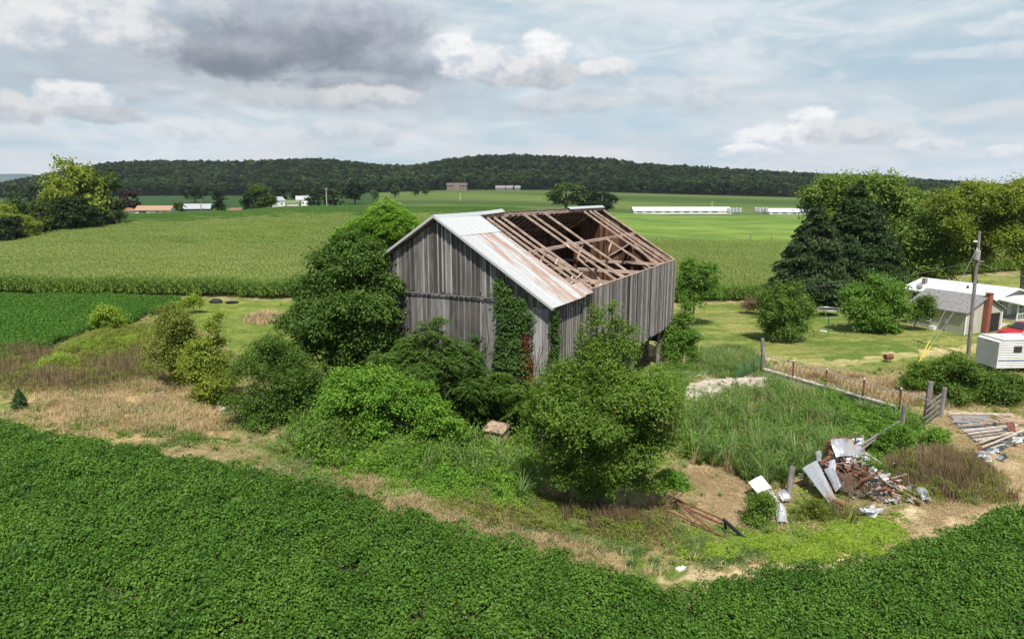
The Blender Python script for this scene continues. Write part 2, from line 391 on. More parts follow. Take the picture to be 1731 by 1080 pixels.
L['olive'] = leafmat('goldenrod_leaf', (.095, .145, .02), (.22, .27, .04), .3, dry=(.25, .18, .08), dryf=.1)
L['spruce'] = leafmat('spruce_needles', (.018, .044, .012), (.058, .10, .026), .1, .6)
L['sprucel'] = leafmat('blue_spruce_needles', (.030, .060, .020), (.085, .13, .045), .1, .6)
L['ivy'] = leafmat('ivy_leaf', (.022, .060, .010), (.075, .14, .024), .2)
L['redivy'] = leafmat('red_creeper_leaf', (.05, .038, .012), (.15, .050, .020), .2)
L['straw'] = leafmat('straw_blade', (.28, .20, .105), (.60, .475, .29), .25, .8, spec=.1)
L['brown'] = leafmat('brown_dock', (.085, .060, .030), (.26, .195, .11), .15, .8, spec=.1)
L['grass'] = leafmat('tall_grass_blade', (.07, .145, .03), (.24, .33, .11), .35, .6, psc=1.6, spec=.15)
L['weed'] = leafmat('green_weed', (.055, .135, .016), (.165, .30, .04), .35)
L['lawn'] = leafmat('lawn_blade', (.11, .17, .03), (.24, .28, .07), .3, .7)
L['forest'] = leafmat('forest_leaf', (.011, .027, .010), (.060, .098, .026), .1, .7, psc=.012, spec=.1, ovar=1.1)  # leaf colour kept dark to carry the cloud shadow over the hills
L['forest2'] = leafmat('far_tree_leaf', (.03, .062, .013), (.10, .16, .03), .2, .7, psc=.05, spec=.1)
L['maple'] = leafmat('purple_maple_leaf', (.022, .010, .012), (.06, .028, .028), .1, .7)
# ---------------------------------------------------------------- ground sheet
SOYLINE = [(-60, 700), (0, 715), (100, 737), (200, 752), (330, 775), (450, 797), (560, 822), (640, 846), (720, 874), (800, 892), (880, 912), (950, 938),
           (1020, 962), (1090, 980), (1150, 992), (1210, 985), (1250, 972), (1330, 958), (1420, 950), (1500, 935), (1570, 908), (1650, 882), (1731, 853), (1850, 800)]
soy_edge = poly(SOYLINE, .55)
SOY = np.vstack([[[-75, 52], [-60, 49]], soy_edge, [[60, 36], [60, -20], [-75, -20]]])
SOY2 = np.vstack([poly([(-150, 499), (0, 498), (160, 499), (305, 503), (298, 516), (240, 531), (215, 545), (160, 552), (100, 572), (60, 588), (0, 613), (-150, 670)], .4)])
cf = [G(-150, 499), G(0, 499), (G(320, 502)), G(480, 507), G(560, 507)]
CORN = np.array([[-.95*300, 300], [-115, 92]]+[[p.x, p.y+.6] for p in cf]+[[-8, 84], [10, 90], [24, 93.5], [37, 96], [48, 112], [90, 128], [150, 160], [190, 187], [26, 187], [20, 300]])
PAST = np.array([[26, 187], [190, 187], [420, 470], [60, 470], [30, 330]])
LAWN1 = poly([(255, 540), (300, 520), (345, 508), (480, 510), (620, 512), (640, 600), (500, 640), (420, 620), (385, 590), (340, 560)])
LAWN2 = np.vstack([poly([(1130, 600), (1150, 545), (1185, 516), (1270, 511), (1330, 500)]), [[60, 118], [120, 130], [110, 60]], poly([(1731, 590), (1600, 612), (1540, 622), (1400, 625), (1300, 600), (1240, 585)])])
TRACK = poly([(1180, 625), (1300, 615), (1420, 622), (1540, 602), (1640, 596), (1731, 600), (1731, 578), (1640, 583), (1560, 592), (1440, 607), (1300, 604)])
PATH = poly([(1110, 985), (1190, 955), (1300, 950), (1400, 905), (1560, 850), (1640, 800), (1731, 735), (1850, 700), (1850, 800), (1731, 860), (1560, 925), (1420, 955), (1250, 990)])
STRAWP = poly([(40, 690), (100, 640), (240, 610), (330, 640), (400, 690), (390, 760), (250, 752), (130, 735)])
BARE = poly([(1140, 800), (1200, 780), (1260, 800), (1270, 850), (1250, 890), (1180, 890), (1130, 840)])
BARE2 = poly([(1560, 740), (1600, 690), (1731, 700), (1760, 770), (1640, 800), (1570, 790)])
def lerp(a, b, w): return a*(1-w[:, None])+b*w[:, None]
def build_ground():
    ny, nx = 640, 560
    ys = np.concatenate([np.linspace(-25, 12, 30, endpoint=False), np.linspace(12, 100, 360, endpoint=False), 100*np.exp(np.linspace(0, math.log(29), 250))])
    ny = len(ys); ts = np.linspace(-1, 1, nx); ts = ts*.75+.25*ts**3
    Y = np.repeat(ys, nx); X = np.tile(ts, ny)*(.98*(Y+45)+ 20)
    Z = hgt(X, Y)
    # bare earth bank that drops under the forebay, small bumps
    Z = Z+(fbm(X, Y, .9, 3)-.5)*.16*(1-sm((Y-70)/60))
    n1 = fbm(X, Y, .25, 1); n2 = fbm(X, Y, 1.1, 5); n3 = fbm(X, Y, .06, 9)
    col = lerp(np.array([.30, .235, .13]), np.array([.12, .17, .035]), sm((n1*.6+n2*.6-.5)*4))
    XJ = X+(n2-.5)*2.2; YJ = Y+(fbm(X, Y, 1.3, 12)-.5)*2.2
    far = Y > 110
    XJ = np.where(far, X, XJ); YJ = np.where(far, Y, YJ)
    def zone(p, a, b, nn=n2, k=3.):
        nonlocal col
        w = inside(XJ, YJ, p).astype(float)
        c = lerp(np.array(a), np.array(b), sm((nn-.5)*k+.5)); col = lerp(col, c, w)
    zone(PAST, (.085, .16, .027), (.145, .22, .045), fbm(X, Y*3, .04, 33))
    band = inside(X, Y, PAST) & (Y > 225+8*np.sin(X*.05)) & (Y < 330)
    col = np.where(band[:, None], lerp(np.array([.10, .175, .03]), np.array([.165, .245, .05]), sm(n3*2-.4)), col)
    zone(LAWN1, (.11, .165, .030), (.18, .215, .05)); zone(LAWN2, (.10, .155, .030), (.215, .225, .07), fbm(X*.3, Y, .5, 31)*.6+n2*.4, 5.)
    zone(TRACK, (.30, .29, .10), (.42, .36, .20)); zone(PATH, (.36, .285, .17), (.52, .43, .28)); zone(STRAWP, (.34, .24, .13), (.42, .31, .17))
    zone(BARE, (.36, .265, .19), (.52, .40, .29)); zone(BARE2, (.34, .25, .165), (.46, .36, .25))
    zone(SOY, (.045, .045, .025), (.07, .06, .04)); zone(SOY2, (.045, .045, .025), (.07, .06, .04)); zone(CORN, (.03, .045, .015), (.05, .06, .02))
    # fields beyond the crest
    px = 865.5+F*X/(np.maximum(Y, 60)*.983)
    f1 = Y > 290
    strip = ((Y*.02+np.sin(px*.006)*1.2) % 1.0)
    a = lerp(np.array([.045, .085, .020]), np.array([.085, .125, .033]), sm((np.sin(Y*.045+X*.004)*.5+.5)))
    a = lerp(a, np.array([.105, .15, .04])[None]*np.ones((len(X), 1)), sm((np.sin(Y*.021+X*.012+1)-.3)*1.5)*.8)
    mk = (f1 & ~inside(X, Y, PAST)).astype(float)
    col = lerp(col, a, mk)
    dk = (f1 & (px < 640) & (Y > 480)).astype(float)  # cloud shadow over the far left fields, painted into their colour
    col = lerp(col, lerp(np.array([.022, .055, .015]), np.array([.035, .075, .02]), n3), dk)
    fo = (Y > 945).astype(float); col = lerp(col, np.array([.018, .03, .012])[None]*np.ones((len(X), 1)), fo)
    V = np.stack([X, Y, Z], 1)
    i, j = np.meshgrid(np.arange(ny-1), np.arange(nx-1), indexing='ij'); a0 = (i*nx+j).ravel()
    Q = np.stack([a0, a0+1, a0+nx+1, a0+nx], 1)
    m, t, b = mat('ground_cover', rough=.95, spec=.1)
    at = t.new('ShaderNodeAttribute'); at.attribute_name = 'zone'
    pos = t.new('ShaderNodeNewGeometry').outputs['Position']
    n_ = t.noise(pos, 1.7, 8, .68); nf = t.noise(pos, 14., 6, .7); nb = t.noise(t.mapv(pos, (.05, .25, .1)), 1., 6, .65)
    c = t.mix(1., at.outputs['Color'], t.mix(t.ss(n_, .25, .75), (.72, .72, .72), (1.25, 1.22, 1.2)), 'MULTIPLY')
    c = t.mix(1., c, t.mix(t.ss(nf, .3, .7), (.70, .70, .70), (1.28, 1.26, 1.2)), 'MULTIPLY')
    c = t.mix(1., c, t.mix(t.ss(nb, .3, .7), (.80, .84, .80), (1.18, 1.14, 1.1)), 'MULTIPLY')
    t.L.new(c, b.inputs['Base Color']); bump(t, b, nf, .9, .06)
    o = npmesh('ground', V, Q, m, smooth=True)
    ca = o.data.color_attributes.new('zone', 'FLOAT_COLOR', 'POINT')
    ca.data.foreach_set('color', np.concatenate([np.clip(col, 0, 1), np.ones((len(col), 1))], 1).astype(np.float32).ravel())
    tag(o, kind='structure')
build_ground()
def build_mountain():
    n = 90; xs = np.linspace(-9000, 1500, n)
    V = []; prof_ = 15+6500*(31+4*np.sin(xs*.0011)+6*np.exp(-((xs+4700)/900)**2))/F
    px = 865.5+F*xs/6500
    top = 15+6500*(328-np.interp(px, [-900, -300, -40, 0, 60, 100, 200, 600, 1100], [285, 290, 296, 298, 297, 301, 312, 330, 350]))/F
    for k, (dy, h) in enumerate(((-900, 0.), (-500, .45), (0, 1.), (500, .6), (1200, 0.))):
        for x, tz in zip(xs, top): V.append((x, 6500+dy, -30+(tz+30)*h+(12*math.sin(x*.004+k) if 0 < k < 4 and k != 2 else 0)))
    Q = [(k*n+i, k*n+i+1, (k+1)*n+i+1, (k+1)*n+i) for k in range(4) for i in range(n-1)]
    o = npmesh('mountain', V, Q, plain('far_mountain_woods', (.05, .09, .075), 1, 0, .2, .004, 0), smooth=True); tag(o, kind='structure')
build_mountain()

# ---------------------------------------------------------------- instanced ground cover (stuff)
def leafquads(P, Nn, Lh, W, droop=.15, rs=rs, ax=None):
    n = len(P); Nn = nrm(Nn)
    if ax is None: ax = nrm(rs.randn(n, 3))
    a = nrm(ax-(ax*Nn).sum(1, keepdims=True)*Nn); b = np.cross(Nn, a)
    Lh = np.broadcast_to(np.asarray(Lh, float), (n,))[:, None]; W = np.broadcast_to(np.asarray(W, float), (n,))[:, None]
    base = P-a*Lh*.5; tip = P+a*Lh*.5-Nn*Lh*droop; mid = P+Nn*Lh*.05
    V = np.stack([base, mid+b*W*.5, tip, mid-b*W*.5], 1).reshape(-1, 3)
    return V
def quads(n): return np.arange(n*4).reshape(-1, 4)
def bladequads(P, D, h, w, bend):                                      # P foot, D unit horizontal lean, tapering two-quad blades
    n = len(P); s = np.stack([-D[:, 1], D[:, 0], np.zeros(n)], 1); h = h[:, None]; w = w[:, None]; bend = bend[:, None]
    up = np.array([[0, 0, 1.]])
    m = P+up*h*.55+D*h*bend*.25; t = P+up*h*(1-.25*bend)+D*h*bend
    V = np.stack([P-s*w*.5, P+s*w*.5, m+s*w*.4, m-s*w*.4, t+s*w*.08, t-s*w*.08], 1).reshape(-1, 3)
    q = np.arange(n)[:, None]*6; Q = np.concatenate([q+np.array([[0, 1, 2, 3]]), q+np.array([[3, 2, 4, 5]])], 1).reshape(-1, 4)
    return V, Q
def scatter(name, pts, protos, smin, smax, mats_label, align=None, tilt=.12, seed=0, kind='stuff'):
    """one mesh of points whose geometry nodes place the small meshes of plants on them"""
    col = bpy.data.collections.new(name+'_kinds')
    for p in protos: col.objects.link(p)
    me = bpy.data.meshes.new(name); me.vertices.add(len(pts)); me.vertices.foreach_set('co', np.asarray(pts, np.float32).ravel())
    o = bpy.data.objects.new(name, me); link(o)
    ng = bpy.data.node_groups.new(name, 'GeometryNodeTree')
    ng.interface.new_socket('Geometry', in_out='INPUT', socket_type='NodeSocketGeometry')
    ng.interface.new_socket('Geometry', in_out='OUTPUT', socket_type='NodeSocketGeometry')
    N = ng.nodes; Lk = ng.links
    gi = N.new('NodeGroupInput'); go = N.new('NodeGroupOutput')
    ip = N.new('GeometryNodeInstanceOnPoints'); ci = N.new('GeometryNodeCollectionInfo')
    ci.inputs['Collection'].default_value = col; ci.inputs['Separate Children'].default_value = True; ci.inputs['Reset Children'].default_value = True
    mp = N.new('GeometryNodeMeshToPoints')
    Lk.new(gi.outputs[0], mp.inputs[0]); Lk.new(mp.outputs[0], ip.inputs['Points']); Lk.new(ci.outputs[0], ip.inputs['Instance']); ip.inputs['Pick Instance'].default_value = True
    def rv(t, lo, hi, sd):
        r = N.new('FunctionNodeRandomValue'); r.data_type = t
        ix = {'FLOAT': (2, 3, 1), 'FLOAT_VECTOR': (0, 1, 0), 'INT': (4, 5, 2)}[t]
        r.inputs[ix[0]].default_value = lo; r.inputs[ix[1]].default_value = hi; r.inputs['Seed'].default_value = sd
        return r.outputs[ix[2]]
    Lk.new(rv('INT', 0, len(protos)-1, seed+1), ip.inputs['Instance Index'])
    z0, z1 = (0, 6.283) if align is None else (align-.04, align+.04)
    Lk.new(rv('FLOAT_VECTOR', (-tilt, -tilt, z0), (tilt, tilt, z1), seed+2), ip.inputs['Rotation'])
    Lk.new(rv('FLOAT', smin, smax, seed+3), ip.inputs['Scale'])
    Lk.new(ip.outputs[0], go.inputs[0])
    md = o.modifiers.new('cover', 'NODES'); md.node_group = ng
    tag(o, mats_label, None, None, kind)
    return o
def jgrid(p, sp, jit=.35, ymax=None, keep=None, sy=None):
    sy = sy or sp
    x0, y0 = p.min(0); x1, y1 = p.max(0)
    gx, gy = np.meshgrid(np.arange(x0, x1, sp), np.arange(y0, y1, sy)); X = gx.ravel(); Y = gy.ravel()
    X = X+rs.uniform(-jit, jit, X.shape)*sp; Y = Y+rs.uniform(-jit, jit, Y.shape)*sy
    k = inside(X, Y, p) & (np.abs(X) < .80*Y+18)
    if keep is not None: k &= keep(X, Y)
    return X[k], Y[k]
def soy_proto(n, lf, h, r, mt, nm):
    a = rs.uniform(0, 6.283, n); q = np.sqrt(rs.uniform(0, 1, n))*r; z = h*(1-.35*(q/r)**3)-np.abs(rs.randn(n))*h*.17+rs.uniform(-.05, .07, n)
    P = np.stack([np.cos(a)*q, np.sin(a)*q, z], 1); Nn = np.stack([np.cos(a)*.4*q/r, np.sin(a)*.4*q/r, np.ones(n)*.85], 1)+rs.randn(n, 3)*.55
    V = leafquads(P, Nn, rs.uniform(.8, 1.25, n)*lf, rs.uniform(.65, .95, n)*lf*.8)
    return npmesh(nm, V, quads(n), mt, dolink=False)
# foreground soybeans
near = lambda X, Y: (Y > 13)
X, Y = jgrid(SOY, .50, .45, keep=lambda X, Y: (Y > 13.5) & (fbm(X, Y*.8, .7, 40) > .20) & (((X*.30+Y*.95+np.sin(X*.12)*.6) % 4.6 > .36) | (fbm(X, Y, .25, 44) > .47)))
Zs = hgt(X, Y)+(fbm(X, Y, .45, 21)-.5)*.30-.04
scatter('soybean_field', np.stack([X, Y, Zs], 1), [soy_proto(235, .105, .78, .48, L['soy'], 'soybean_plant') for _ in range(5)], .85, 1.15,
        'dense dark green soybean field filling the foreground')
X, Y = jgrid(SOY2, .62, .4)
scatter('soybean_patch', np.stack([X, Y, hgt(X, Y)+(fbm(X, Y, .3, 2)-.5)*.15], 1), [soy_proto(210, .14, .7, .55, L['soy2'], 'soybean_clump') for _ in range(4)], .85, 1.15,
        'second soybean field at the left behind the goldenrod', seed=9)
# corn
def corn_proto(nrow, npl, dx, dy, nm, nl=9, lw=.085, hh=2.45, lf_='corn'):
    P = []; 
    for r in range(nrow):
        for k in range(npl): P.append(((k+.5)*dx-npl*dx/2+rs.uniform(-.06, .06), (r+.5)*dy-nrow*dy/2+rs.uniform(-.05, .05)))
    P = np.array(P); n = len(P); hs = hh*rs.uniform(.90, 1.06, n)
    VV = []; QQ = []; mi = []; off = 0
    # leaves: arching blades
    pid = np.repeat(np.arange(n), nl); z = (np.tile(np.linspace(.18, .93, nl), n)+rs.uniform(-.03, .03, n*nl))*hs[pid]
    a = rs.uniform(0, 6.283, n*nl); D = np.stack([np.cos(a), np.sin(a), 0*a], 1)
    base = np.stack([P[pid, 0], P[pid, 1], z], 1); ln = rs.uniform(.45, .8, n*nl)[:, None]
    s = np.cross(D, [[0, 0, 1.]]); w = lw
    m = base+D*ln*.5+np.array([[0, 0, .22]])*ln; t = base+D*ln-np.array([[0, 0, .18]])*ln
    V = np.stack([base-s*w*.3, base+s*w*.3, m+s*w*.5, m-s*w*.5, t+s*w*.08, t-s*w*.08], 1).reshape(-1, 3)
    q = np.arange(n*nl)[:, None]*6; Q = np.concatenate([q+np.array([[0, 1, 2, 3]]), q+np.array([[3, 2, 4, 5]])], 1).reshape(-1, 4)
    VV.append(V); QQ.append(Q); mi += [0]*len(Q); off = len(V)
    # tassels
    k = 3; pid = np.repeat(np.arange(n), k); b = np.stack([P[pid, 0], P[pid, 1], hs[pid]*.93], 1)
    a = rs.uniform(0, 6.283, n*k); D = np.stack([np.cos(a), np.sin(a), 0*a], 1)
    V, Q = bladequads(b, D, rs.uniform(.25, .38, n*k), np.full(n*k, .05), rs.uniform(.1, .6, n*k))
    VV.append(V); QQ.append(Q+off); mi += [1]*len(Q); off += len(V)
    # stalks
    b = np.stack([P[:, 0], P[:, 1], 0*P[:, 0]], 1); D = np.tile([[1., 0, 0]], (n, 1))
    V, Q = bladequads(b, D, hs, np.full(n, .04), np.zeros(n)); VV.append(V); QQ.append(Q+off); mi += [0]*len(Q)
    return npmesh(nm, np.concatenate(VV), np.concatenate(QQ), [L[lf_], L['tassel' if lf_ == 'corn' else 'corn2']], mi=mi, dolink=False)
def corn_pts(y0, y1, sx, sy):
    xs = np.arange(-300, 200, sx); ysr = np.arange(y0, y1, sy); X, Y = np.meshgrid(xs, ysr); X = X.ravel()+rs.uniform(-.2, .2, X.size); Y = Y.ravel()
    k = inside(X, Y, CORN) & (X > -.80*Y-8) & (X < .80*Y+8); return X[k], Y[k]
X, Y = corn_pts(80, 135, 2.0, 2.28)
hvar = (fbm(X, Y, .05, 50)-.5)*.5
scatter('corn_field', np.stack([X, Y, hgt(X, Y)+hvar*.5], 1), [corn_proto(3, 10, .2, .76, 'corn_rows') for _ in range(4)], .96, 1.04,
        'tall tasselled corn field behind the barn', align=0., tilt=.01, seed=3)
X, Y = corn_pts(135, 300, 4.0, 3.04)
crest = Y+(fbm(X, Y, .02, 77)-.5)*90+rs.uniform(-22, 22, Y.shape) > 222
crest &= X < .12*Y
for msk, nm, lb, lf_ in ((~crest, 'corn_field_slope', 'tasselled yellowish slope of the corn field', 'corn'), (crest, 'corn_field_crest', 'greener corn along the crest of the field', 'corn2')):
    scatter(nm, np.stack([X, Y, hgt(X, Y)+(fbm(X, Y, .03, 51)-.5)*.9], 1)[msk], [corn_proto(4, 13, .31, .76, nm+'_rows', 6, .13, 2.4, lf_) for _ in range(4)], .94, 1.06,
        lb, align=0., tilt=.02, seed=5)

# grass and weed covers: real blades in one mesh each
def edgef(x, y, p, r=1.3):
    f = 0
    for k in range(8): f = f+inside(x+math.cos(k*.785)*r, y+math.sin(k*.785)*r, p)
    return f/8.
def clumppts(p, n, cl=.35, seed=0, thr=None, sc=.6):
    x0, y0 = p.min(0); x1, y1 = p.max(0); m = int(n*1.0); out = []
    area = 0
    while area < m:
        X = rs.uniform(x0, x1, m*2); Y = rs.uniform(y0, y1, m*2)
        jx = X+(fbm(X, Y, .7, seed)-.5)*2.8; jy = Y+(fbm(X, Y, .7, seed+7)-.5)*2.8
        k = edgef(jx, jy, p)**1.5 > rs.uniform(0, 1, X.shape)
        if thr is not None: k &= fbm(X, Y, sc, seed+3)+rs.uniform(-.06, .06, X.shape) > thr
        out.append(np.stack([X[k], Y[k]], 1)); area += k.sum()
        if len(out) > 40: break
    return np.concatenate(out)[:m]
def grass(name, label, p, n, h, w, bend, mt, thr=None, seed=0, hs=.3, wind=None, sc=.6, swirl=False):
    q = clumppts(p, n, seed=seed, thr=thr, sc=sc); n = len(q)
    a = rs.uniform(0, 6.283, n); D = np.stack([np.cos(a), np.sin(a), 0*a], 1)
    if wind is not None: D = nrm(D*.8+np.array([[wind[0], wind[1], 0]])); 
    hh = h*(1-hs+2*hs*fbm(q[:, 0], q[:, 1], .9, seed+11))*rs.uniform(.5, 1.2, n)*(.45+.55*edgef(q[:, 0], q[:, 1], p, .9))
    if swirl:
        sa = fbm(q[:, 0], q[:, 1], .55, seed+31)*14; D = nrm(D*.55+np.stack([np.cos(sa), np.sin(sa), 0*sa], 1))
    P = np.stack([q[:, 0], q[:, 1], hgt(q[:, 0], q[:, 1])-.04], 1)
    V, Q = bladequads(P, D, hh, w*rs.uniform(.6, 1.3, n), bend*rs.uniform(.4, 1.5, n))
    o = npmesh(name, V, Q, mt); return tag(o, label, None, None, 'stuff')
def weeds(name, label, p, n, h, lf, mt, thr=None, seed=0, sc=.6, asp=.6, top=.5):    # leafy ground cover with a bumpy top
    q = clumppts(p, n, seed=seed, thr=thr, sc=sc); n = len(q)
    hb = fbm(q[:, 0], q[:, 1], .8, seed+5); hh = h*np.clip(.25+1.7*(hb-.25), .12, 1.4)*(.35+.65*edgef(q[:, 0], q[:, 1], p, .9))
    z = hh*(1-np.abs(rs.randn(n))*.28*(1/top)*.5); z = np.maximum(z, .02)
    P = np.stack([q[:, 0], q[:, 1], hgt(q[:, 0], q[:, 1])+z], 1)
    Nn = rs.randn(n, 3)*.55+np.array([[0, -.15, 1.]])
    V = leafquads(P, Nn, lf*rs.uniform(.6, 1.3, n), lf*asp*rs.uniform(.6, 1.3, n), .25)
    o = npmesh(name, V, quads(n), mt); return tag(o, label, None, None, 'stuff')
vp = lambda pts, dz=0.: poly(pts, dz)
grass('dry_grass', 'dry straw coloured grass bank at the left', vp([(30, 700), (100, 640), (240, 590), (330, 620), (400, 680), (400, 745), (250, 740), (120, 725)]), 34000, .5, .022, .8, L['straw'], .36, 1)
grass('dry_grass_strip', 'dry straw strip along the soybean edge below the bright weeds', vp([(560, 805), (600, 790), (700, 830), (860, 872), (980, 912), (1130, 950), (1100, 975), (980, 945), (850, 905), (700, 865), (600, 835)]), 20000, .42, .02, .9, L['straw'], .42, 2)
grass('brown_dock', 'brown seeded dock stalks at the left edge of the bank', vp([(-20, 600), (60, 588), (130, 612), (230, 600), (300, 590), (290, 630), (200, 660), (60, 668), (-20, 655)]), 17000, 1.1, .026, .25, L['brown'], .36, 3)
grass('brown_dock', 'brown weed stalks in front of the large round bush', vp([(760, 840), (880, 850), (1000, 850), (1130, 870), (1140, 905), (1000, 905), (880, 895), (780, 870)]), 6000, .7, .024, .3, L['brown'], .46, 4)
grass('brown_dock', 'brown weed thicket beside the board pile at the right', vp([(1520, 790), (1560, 770), (1640, 775), (1670, 810), (1650, 845), (1560, 850), (1520, 830)]), 11000, 1.2, .026, .3, L['brown'], .32, 5)
weeds('goldenrod', 'yellow green goldenrod patch beside the left soybean field', vp([(55, 630), (90, 600), (150, 575), (235, 560), (320, 572), (300, 605), (200, 615), (100, 645)]), 52000, 1.25, .10, L['olive'], .2, 6)
weeds('goldenrod', 'green weeds with brown stalks behind the dry grass bank', vp([(120, 650), (210, 612), (300, 600), (300, 640), (200, 650)]), 16000, .8, .09, L['olive'], .4, 7)
weeds('ground_ivy', 'bright green weeds spread below the barn gable', vp([(530, 795), (560, 745), (640, 730), (760, 735), (850, 765), (900, 770), (905, 850), (860, 872), (740, 838), (640, 812)]), 90000, .85, .10, L['bright'], .22, 8)
grass('green_grass', 'green grass tufts along the soybean edge', vp([(400, 765), (520, 780), (640, 815), (760, 850), (900, 880), (1060, 925), (1200, 900), (1300, 905), (1300, 935), (1120, 958), (1000, 945), (860, 900), (700, 850), (520, 805)]), 42000, .32, .025, .6, L['grass'], .46, 9)
grass('green_grass', 'short green tufts on the left dry bank', vp([(-20, 720), (60, 690), (220, 680), (380, 700), (400, 770), (200, 750), (0, 722)]), 26000, .22, .025, .6, L['weed'], .53, 10)
weeds('low_clover', 'lime green creeping weeds along the track by the scrap heap', vp([(1130, 930), (1200, 910), (1290, 915), (1350, 905), (1400, 890), (1460, 870), (1530, 875), (1500, 905), (1400, 930), (1330, 945), (1200, 948)]), 60000, .28, .13, L['lime'], .36, 11, .5)
if 0: grass('tall_grass', 'tall windblown grass in the old barnyard', vp([(1150, 775), (1150, 705), (1190, 672), (1280, 662), (1400, 690), (1430, 750), (1360, 805), (1290, 815), (1200, 785)]), 80000, 1.0, .034, .85, L['grass'], .15, 12, .45, None, .6, True)
weeds('burdock', 'leafy burdock weeds under the pipe fence', vp([(1250, 672), (1300, 662), (1400, 678), (1520, 705), (1560, 745), (1500, 790), (1440, 765), (1400, 715), (1300, 680)]), 48000, .95, .17, L['weed'], .26, 13, .45, .75)
weeds('burdock', 'weeds along the foot of the right barn wall', vp([(1080, 640), (1120, 618), (1170, 615), (1160, 640), (1150, 690), (1120, 700)]), 14000, .8, .12, L['weed'], .3, 14)
grass('meadow_weeds', 'flowering weeds between the barn corner and the lawn', vp([(1160, 622), (1190, 590), (1260, 590), (1290, 610), (1280, 640), (1200, 635)]), 16000, .9, .04, .4, L['grass'], .3, 15)
grass('straw_litter', 'matted straw on the track at the lower right', vp([(1150, 980), (1290, 945), (1420, 900), (1560, 850), (1660, 800), (1760, 740), (1760, 840), (1640, 885), (1500, 935), (1300, 960)]), 26000, .16, .024, 2.2, L['straw'], .42, 16)
grass('straw_litter', 'flattened straw patch beside the round bush', vp([(1140, 800), (1200, 775), (1265, 800), (1270, 850), (1250, 890), (1180, 890), (1130, 840)]), 24000, .16, .02, 2.4, L['straw'], .25, 17)
grass('straw_litter', 'dry matted grass beside the collapsed fence end', vp([(1560, 745), (1600, 695), (1640, 700), (1700, 740), (1640, 785), (1575, 780)]), 15000, .22, .02, 1.8, L['straw'], .3, 18)
grass('straw_weeds', 'dry weeds above the concrete wall by the lawn', vp([(1300, 632), (1330, 622), (1450, 638), (1560, 655), (1600, 640), (1640, 620), (1600, 690), (1540, 690), (1430, 668)]), 22000, .75, .03, .5, L['straw'], .44, 19)
grass('reed_patch', 'pale reed tuft on the far edge of the left lawn', vp([(425, 545), (430, 533), (482, 534), (484, 548)]), 5000, .9, .05, .3, L['straw'], None, 20)
grass('lawn_grass', 'mown grass behind the walnut tree', LAWN1, 40000, .09, .03, .8, L['lawn'], .2, 21)
grass('lawn_grass', 'mown yellowish lawn by the garage', LAWN2[:, :], 60000, .10, .05, .8, L['lawn'], .25, 22)

weeds('dock_leaves', 'olive leaves mixed through the brown dock at the left', vp([(-20, 612), (60, 600), (130, 620), (230, 606), (300, 596), (290, 635), (200, 662), (60, 668), (-20, 655)]), 26000, .85, .09, L['olive'], .34, 63)
weeds('dock_leaves', 'olive weeds below the large round bush', vp([(700, 835), (800, 850), (900, 850), (1000, 855), (1150, 885), (1140, 915), (1000, 910), (880, 900), (780, 880)]), 24000, .6, .08, L['olive'], .36, 64)
weeds('dock_leaves', 'olive weeds through the brown thicket at the right', vp([(1500, 795), (1560, 770), (1640, 775), (1675, 810), (1650, 850), (1560, 858), (1510, 835)]), 24000, .95, .08, L['olive'], .3, 65)
weeds('goldenrod', 'bright lime goldenrod heads among the left weeds', vp([(60, 640), (110, 600), (200, 575), (250, 575), (240, 600), (120, 640)]), 24000, 1.35, .09, L['lime'], .42, 66)
def tuft(n, h, w, mt, nm):
    a = rs.uniform(0, 6.283, n); r = rs.uniform(0, .14, n); D = np.stack([np.cos(a), np.sin(a), 0*a], 1)
    V, Q = bladequads(D*r[:, None], D, h*rs.uniform(.5, 1.2, n), w*rs.uniform(.7, 1.3, n), rs.uniform(.2, .9, n)); return npmesh(nm, V, Q, mt, dolink=False)
def leaftuft(n, h, lf, mt, nm):
    P = np.stack([rs.randn(n)*.13, rs.randn(n)*.13, np.abs(rs.randn(n))*h*.5], 1); V = leafquads(P, rs.randn(n, 3)*.5+np.array([[0, 0, 1]]), lf*rs.uniform(.6, 1.2, n), lf*.6, .2); return npmesh(nm, V, quads(n), mt, dolink=False)
def twigs(n, mt, nm):
    a = rs.uniform(0, 6.283, n); D = np.stack([np.cos(a), np.sin(a), 0*a], 1); P = np.stack([rs.randn(n)*.3, rs.randn(n)*.3, .05+rs.uniform(0, .05, n)], 1)
    V = leafquads(P, rs.randn(n, 3)*.2+np.array([[0, 0, 1]]), rs.uniform(.15, .5, n), .018, 0., ax=D); return npmesh(nm, V, quads(n), mt, dolink=False)
VER = np.array([[-60, 36], [-60, 62], [-20, 76], [16, 62], [30, 60], [60, 62], [60, 30], [20, 22], [0, 20], [-30, 30]])
def notin(*ps): 
    return lambda X, Y: ~np.any([inside(X, Y, p) for p in ps], axis=0)
YARD = poly([(1100, 615), (1160, 612), (1240, 626), (1320, 640), (1310, 660), (1230, 668), (1180, 690), (1135, 705), (1120, 660)])
BARNFOOT = np.array([[1.5, 35.5], [14.5, 60.5], [5., 66], [-8.5, 41.5]])
